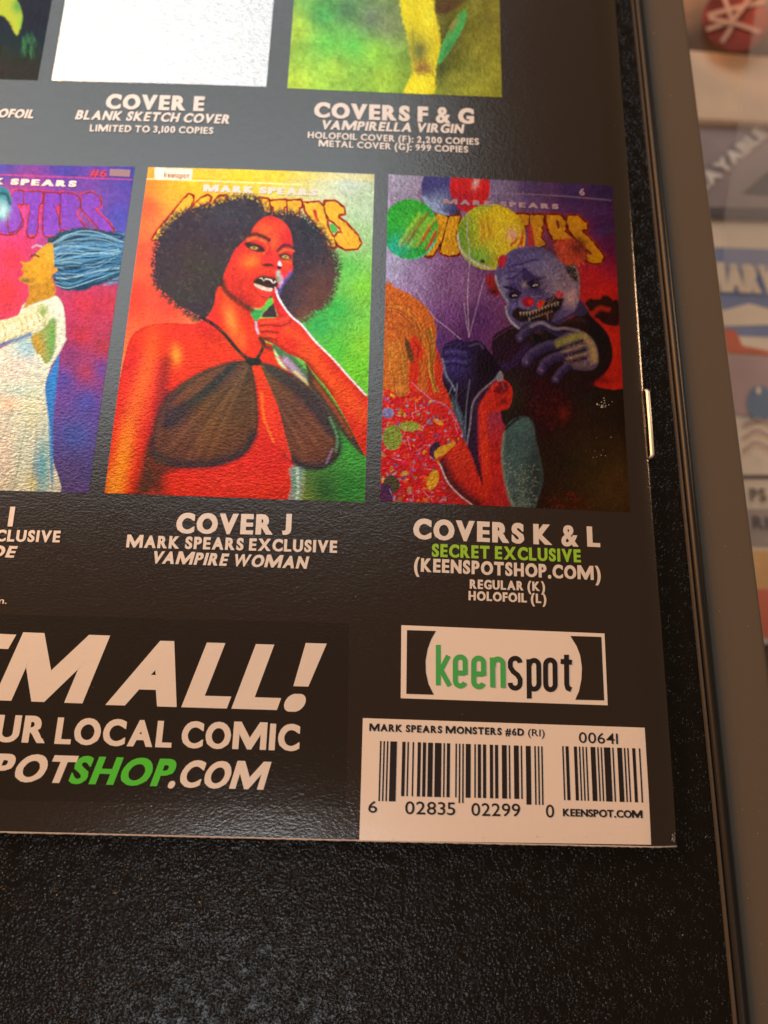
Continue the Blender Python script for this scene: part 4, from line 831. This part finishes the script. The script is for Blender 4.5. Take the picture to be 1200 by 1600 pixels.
# ---- captions
def cap_(body, bl, br, cap, m_=M_white, **k): return lettering('caption_text', body, bl, br, cap, m_, comic, **k)
S = .22
cap_('COVER E', (165, 170), (318, 175), 24, bold=.044, heavy=.022, spacing=1.12)
cap_('BLANK SKETCH COVER', (117, 186), (358, 195), 15, bold=.036, heavy=.014, spacing=1.1, shear=S)
cap_('LIMITED TO 3,100 COPIES', (140, 205), (333, 211), 11, bold=.026, heavy=.012, spacing=1.14)
cap_('COVERS F & G', (491, 184), (740, 194), 25, bold=.044, heavy=.022, spacing=1.12)
cap_('VAMPIRELLA VIRGIN', (504, 203), (726, 209), 15, bold=.036, heavy=.014, spacing=1.1, shear=S)
cap_('HOLOFOIL COVER (F): 2,200 COPIES', (481, 217), (748, 227), 10.5, bold=.026, heavy=.012, spacing=1.14)
cap_('METAL COVER (G): 999 COPIES', (498, 230), (731, 239), 10.5, bold=.026, heavy=.012, spacing=1.14)
cap_('HOLOFOIL', (-45, 180), (51, 184), 14, bold=.036, heavy=.014, spacing=1.1, shear=S)
cap_('COVER I', (-140, 819), (18, 822), 32, bold=.044, heavy=.022, spacing=1.12)
cap_('MARK SPEARS EXCLUSIVE', (-237, 841), (92, 847), 19, bold=.038, heavy=.018, spacing=1.12)
cap_('BRIDE', (-66, 868), (24, 871), 19, bold=.038, heavy=.018, spacing=1.12, shear=S)
cap_('COVER J', (275, 833), (454, 836), 33, bold=.044, heavy=.022, spacing=1.12)
cap_('MARK SPEARS EXCLUSIVE', (197, 855), (526, 864), 20, bold=.038, heavy=.018, spacing=1.12)
cap_('VAMPIRE WOMAN', (239, 880), (482, 889), 20, bold=.038, heavy=.018, spacing=1.12, shear=S)
cap_('COVERS K & L', (646, 842), (937, 855), 33, bold=.044, heavy=.022, spacing=1.12)
cap_('SECRET EXCLUSIVE', (675, 870), (907, 879), 21, M_lime, bold=.038, heavy=.018, spacing=1.12)
cap_('(KEENSPOTSHOP.COM)', (647, 893), (938, 907), 22, bold=.038, heavy=.018, spacing=1.12)
cap_('REGULAR (K)', (734, 920), (851, 924), 15, bold=.038, heavy=.018, spacing=1.12)
cap_('HOLOFOIL (L)', (732, 938), (853, 943), 15, bold=.038, heavy=.018, spacing=1.12)
cap_('.com.', (-35, 941), (9, 943), 10, bold=.01)

# ---- lower banner with the slogan
banner = patch('banner', [(-420, 948), (545, 974), (541, 1262), (-420, 1240)], M_banner, comic, .0007, 60, 24)
sl = dict(bold=.034, shear=.33, heavy=.034, off=.0024, spacing=1.06)
lettering('slogan_text', "'E", (-130, 1088), (3, 1094), 108, M_white, banner, **sl)
lettering('slogan_text', 'M', (-8, 1094), (154, 1100), 108, M_white, banner, **sl)
lettering('slogan_text', 'ALL!', (168, 1101), (502, 1111), 106, M_white, banner, **sl)
s2 = dict(bold=.036, heavy=.016, off=.0024, spacing=1.08)
lettering('slogan_text', 'YOUR', (-108, 1156), (69, 1161), 44, M_white, banner, **s2)
lettering('slogan_text', 'LOCAL', (85, 1162), (267, 1168), 43, M_white, banner, **s2)
lettering('slogan_text', 'COMIC', (283, 1168), (467, 1173), 43, M_white, banner, **s2)
lettering('address_text', 'KEENSPOT', (-216, 1214), (117, 1224), 45, M_white, banner, shear=.29, **s2)
lettering('address_text', 'SHOP', (107, 1224), (272, 1229), 45, M_green, banner, shear=.29, label='green word of the web address', **s2)
lettering('address_text', '.COM', (263, 1229), (421, 1234), 44, M_white, banner, shear=.29, **s2)

# ---- publisher's logo box: frame, two dark side wings, lettering drawn with strokes
logo = patch('logo_box', [(627, 977), (944, 990), (949, 1102), (626, 1091)], M_label, comic, .0008, 40, 20)
def strip_poly(name, px, m_, parent, off):
    P_ = np.array([inv(*p) for p in px])
    bm = bmesh.new(); vs = [bm.verts.new(v) for v in wpt(P_[:, 0], P_[:, 1], off)]
    bm.faces.new(vs); bmesh.ops.triangulate(bm, faces=bm.faces[:]); me = bpy.data.meshes.new('m'); bm.to_mesh(me); bm.free()
    for p in me.polygons:
        if p.normal.z < 0: p.flip()
    return link(name, me, m_, parent)
Z4 = lambda x, y: (580+x*.36667, 790+y*.36667)       # enlarged logo drawing
wl = [Z4(*p) for p in [(152, 531), (275, 535), (255, 570), (240, 610), (231, 660), (232, 710), (243, 760), (266, 806), (149, 802)]]
wr = [Z4(*p) for p in [(847, 556), (979, 560), (991, 830), (868, 827), (884, 790), (894, 740), (896, 690), (889, 640), (874, 600)]]
strip_poly('logo_wing', wl, M_black, logo, .0018); strip_poly('logo_wing', wr, M_black, logo, .0018)
def stroke_verts(paths, wpx, off):
    V, F = [], []
    for k, p in enumerate(paths):
        q = np.array(p, float)
        d = np.gradient(q, axis=0); d /= np.hypot(d[:, 0], d[:, 1])[:, None]+1e-9
        n = np.stack([-d[:, 1], d[:, 0]], 1)*wpx/2
        L = [inv(*Z4(*v)) for v in q+n]; R_ = [inv(*Z4(*v)) for v in q-n]
        b0 = len(V)
        for l, r in zip(L, R_):
            V.append(wpt(l[0], l[1], off+.0002*k)); V.append(wpt(r[0], r[1], off+.0002*k))
        for i in range(len(q)-1): F.append((b0+2*i, b0+2*i+1, b0+2*i+3, b0+2*i+2))
    return V, F
def arc(cx, cy, rx, ry, a0, a1, n=14):
    return [(cx+rx*math.cos(math.radians(t)), cy+ry*math.sin(math.radians(t))) for t in np.linspace(a0, a1, n)]
def seg(*p):
    out = []
    for a_, b_ in zip(p[:-1], p[1:]):
        for t in np.linspace(0, 1, 5)[:-1]: out.append((a_[0]+(b_[0]-a_[0])*t, a_[1]+(b_[1]-a_[1])*t))
    return out+[p[-1]]
def eshape(x, yt, yb, wd=46):
    cx = x+wd/2; r = wd/2-2; h = (yt+yb)/2+4
    return [seg((x+4, h+2), (x+wd-2, h+4)),
            seg((x+wd-2, h+10), (x+wd-2, yt+r))[:-1]+arc(cx, yt+r, r, r, 0, -180)[1:]+seg((cx-r, yt+r), (cx-r, yb-r))[1:]+arc(cx, yb-r, r, r, 180, 20)[1:]]
gk = [seg((285, 594), (285, 766)), seg((290, 712), (328, 640)), seg((296, 700), (333, 768))]
g = gk+eshape(355, 645, 768)+eshape(433, 650, 771)
g += [seg((514, 648), (516, 774)), seg((515, 690), (518, 672))+arc(538, 675, 21, 21, 180, 360)[1:]+seg((559, 675), (560, 776))[1:]]
V, F = stroke_verts(g, 21, .0018); link('logo_letters', pmesh(V, F), M_logo_green, logo, 'green first half of the name')
cx = 612
bks = [arc(cx, 672, 21, 21, -5, -180)+seg((cx-21, 672), (cx-20, 690), (cx-8, 708), (cx+10, 722), (cx+21, 740), (cx+21, 756))[1:]+arc(cx, 757, 21, 21, 0, 185)[1:]]
bks += [seg((670, 655), (672, 822)), arc(692, 682, 20, 22, -180, 0)+seg((712, 682), (713, 760))[1:]+arc(692, 760, 20, 22, 0, 180)[1:]]
bks += [arc(761, 680, 20, 22, -180, 0)+seg((781, 680), (782, 762))[1:]+arc(762, 762, 20, 22, 0, 180)[1:]+seg((741, 762), (741, 680))[1:]]
bks += [seg((830, 636), (831, 760), (835, 778), (850, 784)), seg((805, 664), (853, 668))]
V, F = stroke_verts(bks, 21, .0018); link('logo_letters', pmesh(V, F), M_ink, logo, 'black second half of the name')

# ---- barcode label
label_ = patch('barcode_label', [(567, 1122), (1007, 1137), (1018.5, 1320.3), (561.5, 1312.8)], M_label, comic, .0008, 60, 30)
Z5 = lambda x, y: (540+x*.45, 1100+y*.45)
LC = ['0001101', '0011001', '0010011', '0111101', '0100011', '0110001', '0101111', '0111011', '0110111', '0001011']
GC = [''.join('1' if c == '0' else '0' for c in l)[::-1] for l in LC]
num = '602835022990'
code = '101'+''.join(LC[int(c)] for c in num[:6])+'01010'+''.join(''.join('1' if c == '0' else '0' for c in LC[int(d)]) for d in num[6:])+'101'
tall = set(range(0, 10)) | set(range(45, 50)) | set(range(85, 95))
sup = '00641'
chk = (3*(0+6+1)+9*(0+4)) % 10
par = ['GGLLL', 'GLGLL', 'GLLGL', 'GLLLG', 'LGGLL', 'LLGGL', 'LLLGG', 'LGLGL', 'LGLLG', 'LLGLG'][chk]
scode = '1011'+'01'.join((LC if p == 'L' else GC)[int(d)] for d, p in zip(sup, par))
def bars(code_, x0, x1, ytop, ybot, ytop2, ybot2, tall_=(), drop=0):
    V, F = [], []
    n = len(code_); i = 0
    while i < n:
        if code_[i] == '0': i += 1; continue
        j = i
        while j < n and code_[j] == '1' and ((j in tall_) == (i in tall_)): j += 1
        for_ = drop if i in tall_ else 0
        f0, f1 = (i+.05)/n, (j-.05)/n
        def pt(f, bottom):
            if not bottom: return (x0[0]+(x0[1]-x0[0])*f, ytop+(ytop2-ytop)*f)
            return (x1[0]+(x1[1]-x1[0])*f, ybot+(ybot2-ybot)*f+for_)
        b0 = len(V)
        for t in np.linspace(0, 1, 6):
            for f in (f0, f1):
                p, q = pt(f, 0), pt(f, 1)
                V.append(wpt(*inv(*Z5(p[0]+(q[0]-p[0])*t, p[1]+(q[1]-p[1])*t)), .0018))
        for k in range(5): F.append((b0+2*k+2, b0+2*k+3, b0+2*k+1, b0+2*k))
        i = j
    return link('bars', pmesh(V, F), M_ink, label_)
bars(code, (119, 683), (113, 687), 128, 317, 147, 331, tall, 19)
bars(scode, (750, 1022), (757, 1033), 146, 333, 154, 342)
lb = lambda body, bl, br, cap, **k: lettering('label_text', body, Z5(*bl), Z5(*br), cap*.45, M_ink, label_, **k)
lb('MARK SPEARS MONSTERS #6D', (82, 93), (618, 110), 26, bold=.036, heavy=.014, spacing=1.1)
lb('(RI)', (632, 110), (690, 113), 25, bold=.008)
lb('00641', (809, 134), (945, 139), 38, bold=.006)
lb('KEENSPOT.COM', (755, 389), (1031, 396), 27, bold=.025, heavy=.03)
lb('6', (78, 376), (109, 377), 42, bold=.006)
lb('02835', (206, 381), (380, 385), 46, bold=.006)
lb('02299', (436, 387), (606, 390), 46, bold=.006)
lb('0', (695, 393), (724, 394), 46, bold=.006)

# ------------------------------------------------------------------ things lying on the table beside the tray
class TablePlace:
    """lays lettering on a sheet of the table at height z"""
    def __init__(s, z): s.z = z
    def __call__(s, u, v): return inv(u, v, s.z)
    def world(s, xx, yy, k): return np.stack([xx*U, yy*U, np.full_like(xx, s.z*U+Z0+.0004+.00005*k)], -1)
def slab(name, px, z, thick, m_, parent=None, label=None, bevel=.0006):
    """a flat piece whose outline is px, its top at layout height z"""
    P = [inv(*p, z) for p in px]
    bm = bmesh.new()
    vs = [bm.verts.new((x*U, y*U, z*U+Z0-thick)) for x, y in P]
    f = bm.faces.new(vs); 
    if f.normal.z > 0: pass
    r = bmesh.ops.extrude_face_region(bm, geom=[f])
    for v in r['geom']:
        if isinstance(v, bmesh.types.BMVert): v.co.z += thick
    bmesh.ops.recalc_face_normals(bm, faces=bm.faces[:])
    if bevel: bmesh.ops.bevel(bm, geom=[e for e in bm.edges], offset=bevel, segments=2, affect='EDGES', clamp_overlap=True)
    me = bpy.data.meshes.new('m'); bm.to_mesh(me); bm.free()
    return link(name, me, m_, parent, label)
def tagged(o, label, cat):
    o['label'] = label; o['category'] = cat; return o
def pm(name, c, rough=.5, scale=200, amt=.35, spec=.4):
    """printed card with slight cloudy variation"""
    M = mat(name, tuple(lin(c)), rough, 0, spec); nt = M.node_tree; b = nt.nodes['Principled BSDF']
    tc = nt.nodes.new('ShaderNodeTexCoord'); nz = nt.nodes.new('ShaderNodeTexNoise'); nz.inputs['Scale'].default_value = scale; nz.inputs['Detail'].default_value = 4
    rp = nt.nodes.new('ShaderNodeValToRGB'); a = lin(c)
    rp.color_ramp.elements[0].position = .3; rp.color_ramp.elements[0].color = (*(a*(1-amt)), 1); rp.color_ramp.elements[1].position = .7; rp.color_ramp.elements[1].color = (*np.minimum(a*(1+amt), .9), 1)
    nt.links.new(tc.outputs['Object'], nz.inputs['Vector']); nt.links.new(nz.outputs[0], rp.inputs[0]); nt.links.new(rp.outputs[0], b.inputs['Base Color'])
    return M
M_tan = pm('tan_paper', (232, 204, 176), .5, 60, .12); M_grey = pm('grey_lilac_card', (160, 148, 150), .45, 50, .15); M_dgrey = pm('dark_grey_print', (96, 92, 98), .45, 60, .15)
M_cream = pm('cream_print', (236, 218, 196), .5, 60, .1); M_blue = pm('faded_blue_print', (128, 142, 180), .5, 60, .12); M_redp = pm('faded_red_print', (206, 112, 88), .5, 80, .12); M_mauve = pm('mauve_print', (182, 156, 156), .5, 60, .1)
M_bgblue = pm('blue_grey_print', (112, 134, 160), .5, 80, .12); M_fabric = pm('brown_grey_fabric', (120, 102, 90), .85, 120, .2); M_redb = pm('dark_red_patch', (128, 54, 46), .8, 90, .5); M_wht = pm('pale_line_print', (236, 226, 218), .6, 100, .1); M_orange = pm('orange_print', (222, 176, 120), .5, 60, .25); M_lgrey = pm('light_grey_print', (176, 164, 156), .5, 40, .2)
zt = ZT
# soft pouch with a red patch, far side
pouch = empty('fabric_pouch', (0, 0, 0), 'brown soft pouch with a round red patch crossed by pale lines behind the tan booklet', 'pouch')
c0 = inv(1135, 20, zt+.3)
V, F = [], []
NU, NV = 28, 12
a_ = [inv(1040, -140, zt+.1), inv(1290, -140, zt+.1), inv(1290, 96, zt+.1), inv(1040, 78, zt+.1)]
G = np.zeros((NV, NU, 3))
for r_ in range(NV):
    for q in range(NU):
        s, t = q/(NU-1), r_/(NV-1)
        x = (1-t)*((1-s)*a_[3][0]+s*a_[2][0])+t*((1-s)*a_[0][0]+s*a_[1][0]); y = (1-t)*((1-s)*a_[3][1]+s*a_[2][1])+t*((1-s)*a_[0][1]+s*a_[1][1])
        h = (4*s*(1-s))**.35*(1-(2*t-1)**6)
        h = h*(.28+.03*math.sin(7*s+3*t)); y2 = y+.12*(math.sin(math.pi*s*1.0)-1)*(1-t)
        G[r_, q] = (x*U, y2*U, (zt+.01+h)*U+Z0)
link('pouch_body', grid_mesh(G), M_fabric, pouch)
zp = zt+.312
def disc_pts(cx_, cy_, rx, ry, n=28): return [(cx_+rx*math.cos(t), cy_+ry*math.sin(t)) for t in np.linspace(0, 2*math.pi, n, endpoint=False)]
slab('red_patch', disc_pts(1150, 30, 52, 50), zp, .0003, M_redb, pouch, bevel=0)
def band(name, pts, wpx, z, m_, parent, label=None):
    q = np.array(smooth_open(pts, 5), float); d = np.gradient(q, axis=0); d /= np.hypot(d[:, 0], d[:, 1])[:, None]; n = np.stack([-d[:, 1], d[:, 0]], 1)*wpx/2
    V, F = [], []
    for l, r in zip(q+n, q-n):
        for p in (l, r): x, y = inv(*p, z); V.append((x*U, y*U, z*U+Z0))
    for i in range(len(q)-1): F.append((2*i, 2*i+1, 2*i+3, 2*i+2))
    return link(name, pmesh(V, F), m_, parent, label)
M_line = pm('dim_line_print', (186, 150, 134), .6, 100, .15)
pw = []
for n_, p in enumerate([[(1106, 24), (1150, 12), (1196, 2)], [(1130, -10), (1143, 36), (1128, 66)], [(1104, 46), (1142, 36), (1188, 50)], [(1142, 36), (1166, 4), (1180, -20)], [(1108, 28), (1142, 36)]]):
    band('patch_line', p, 7, zp+.012+.004*n_, M_line, pouch)
# tan booklet
tan = slab('tan_booklet', [(1020, 72), (1260, 92), (1262, 196), (1030, 184)], zt+.16, .006, M_tan)
tagged(tan, 'plain tan booklet lying between the brown pouch and the grey card', 'booklet')
# grey card with diagonal lettering
card = empty('grey_card', (0, 0, 0), 'grey card with pale diagonal capital letters lying below the tan booklet', 'card')
slab('card_body', [(1030, 176), (1262, 196), (1270, 345), (1040, 330)], zt+.09, .0034, M_grey, card)
slab('printed_panel', [(1160, 302), (1200, 268), (1262, 250), (1262, 310)], zt+.094, .0001, M_dgrey, card, bevel=0)
slab('printed_panel', [(1040, 322), (1266, 326), (1266, 342), (1040, 338)], zt+.094, .0001, M_dgrey, card, bevel=0)
lettering('card_text', 'PLAYABLE', (1085, 314), (1200, 212), 31, M_wht, card, bold=.04, heavy=.03, place=TablePlace(zt+.096))
# printed comic below it
pc = empty('printed_magazine', (0, 0, 0), 'magazine in faded blue, red and cream print nearest the lower right side of the tray', 'magazine')
zc = zt+.05
slab('magazine_body', [(1040, 336), (1290, 344), (1290, 1010), (1040, 1000)], zc, .0018, M_cream, pc)
zq = zc+.003
def pr(name, px, m_, dz=0.0): return slab(name, px, zq+dz, .00008, m_, pc, bevel=0)
pr('printed_panel', [(1050, 384), (1285, 392), (1285, 530), (1050, 520)], M_blue)
pr('printed_panel', [(1060, 500), (1142, 482), (1170, 474), (1200, 482), (1285, 470), (1285, 505), (1060, 512)], M_cream, .004)
pr('printed_panel', [(1060, 506), (1150, 516), (1160, 540), (1200, 548), (1285, 552), (1285, 560), (1150, 552), (1060, 540)], M_redp, .008)
pr('printed_panel', [(1060, 545), (1150, 556), (1285, 562), (1285, 660), (1080, 640)], M_mauve, .012)
pr('printed_panel', disc_pts(1188, 630, 20, 28), M_bgblue, .016)
pr('printed_panel', disc_pts(1185, 610, 4, 6, 12), M_cream, .02)
pr('printed_panel', [(1060, 742), (1285, 742), (1285, 748), (1060, 748)], M_dgrey, .004)
pr('printed_panel', [(1060, 795), (1285, 795), (1285, 856), (1060, 850)], M_lgrey, .004)
pr('printed_panel', [(1060, 858), (1285, 862), (1285, 925), (1060, 915)], M_orange, .004)
pr('printed_panel', [(1060, 915), (1285, 925), (1285, 1000), (1060, 990)], M_redp, .008)
lettering('masthead_text', 'MARVEL', (1096, 456), (1252, 462), 46, M_cream, pc, bold=.035, heavy=.05, place=TablePlace(zq+.006))
for r_ in range(3):
    band('outline_print', [(1160, 665+20*r_), (1185, 655+18*r_), (1215, 668+22*r_)], 4, zq+.024+.003*r_, M_mauve, pc)
lettering('small_text', 'PS 95', (1172, 783), (1230, 784), 20, M_dgrey, pc, bold=.03, place=TablePlace(zq+.01))
lettering('small_text', 'RISE', (1176, 826), (1230, 828), 20, M_dgrey, pc, bold=.03, place=TablePlace(zq+.012))
# clear sleeve laid over the booklet and the card
Ms = bpy.data.materials.new('clear_sleeve_plastic'); Ms.use_nodes = True
bs = Ms.node_tree.nodes['Principled BSDF']; bs.inputs['Base Color'].default_value = (.75, .68, .62, 1); bs.inputs['Roughness'].default_value = .25; bs.inputs['Alpha'].default_value = .12
sv = slab('clear_sleeve', [(1188, -30), (1330, -30), (1330, 420), (1131, 420), (1133, 335)], zt+.42, .0004, Ms, bevel=0)
tagged(sv, 'clear plastic sleeve with a bright edge lying over the booklet and grey card', 'sleeve')

# dust and lint lying on the tray's rim
V, F = [], []
for (u, v, r) in [(1017, 63, 1.6), (1043, 160, 1.4), (1040, 221, 1.2), (1052, 538, 1.2), (1175, 1300, 1.0), (1161, 980, 1.0)]+[(lambda q: (1010+q*.105+rng.uniform(-5, 60)*.8, q, .4+.5*rng.random()))(rng.uniform(0, 1590)) for _ in range(40)]:
    x, y = inv(u, v, -.08); n = 6; b0 = len(V)
    for k_ in range(n): V.append(((x+r/450*math.cos(k_*1.047)*(.6+.5*rng.random()))*U, (y+r/450*math.sin(k_*1.047)*(.5+.5*rng.random()))*U, Z0-.082*U+.0016))
    F.append(tuple(range(b0, b0+n)))
dust = link('dust_speck', pmesh(V, F), mat('pale_dust', (.30, .28, .26), .9), tray); dust['kind'] = 'stuff'
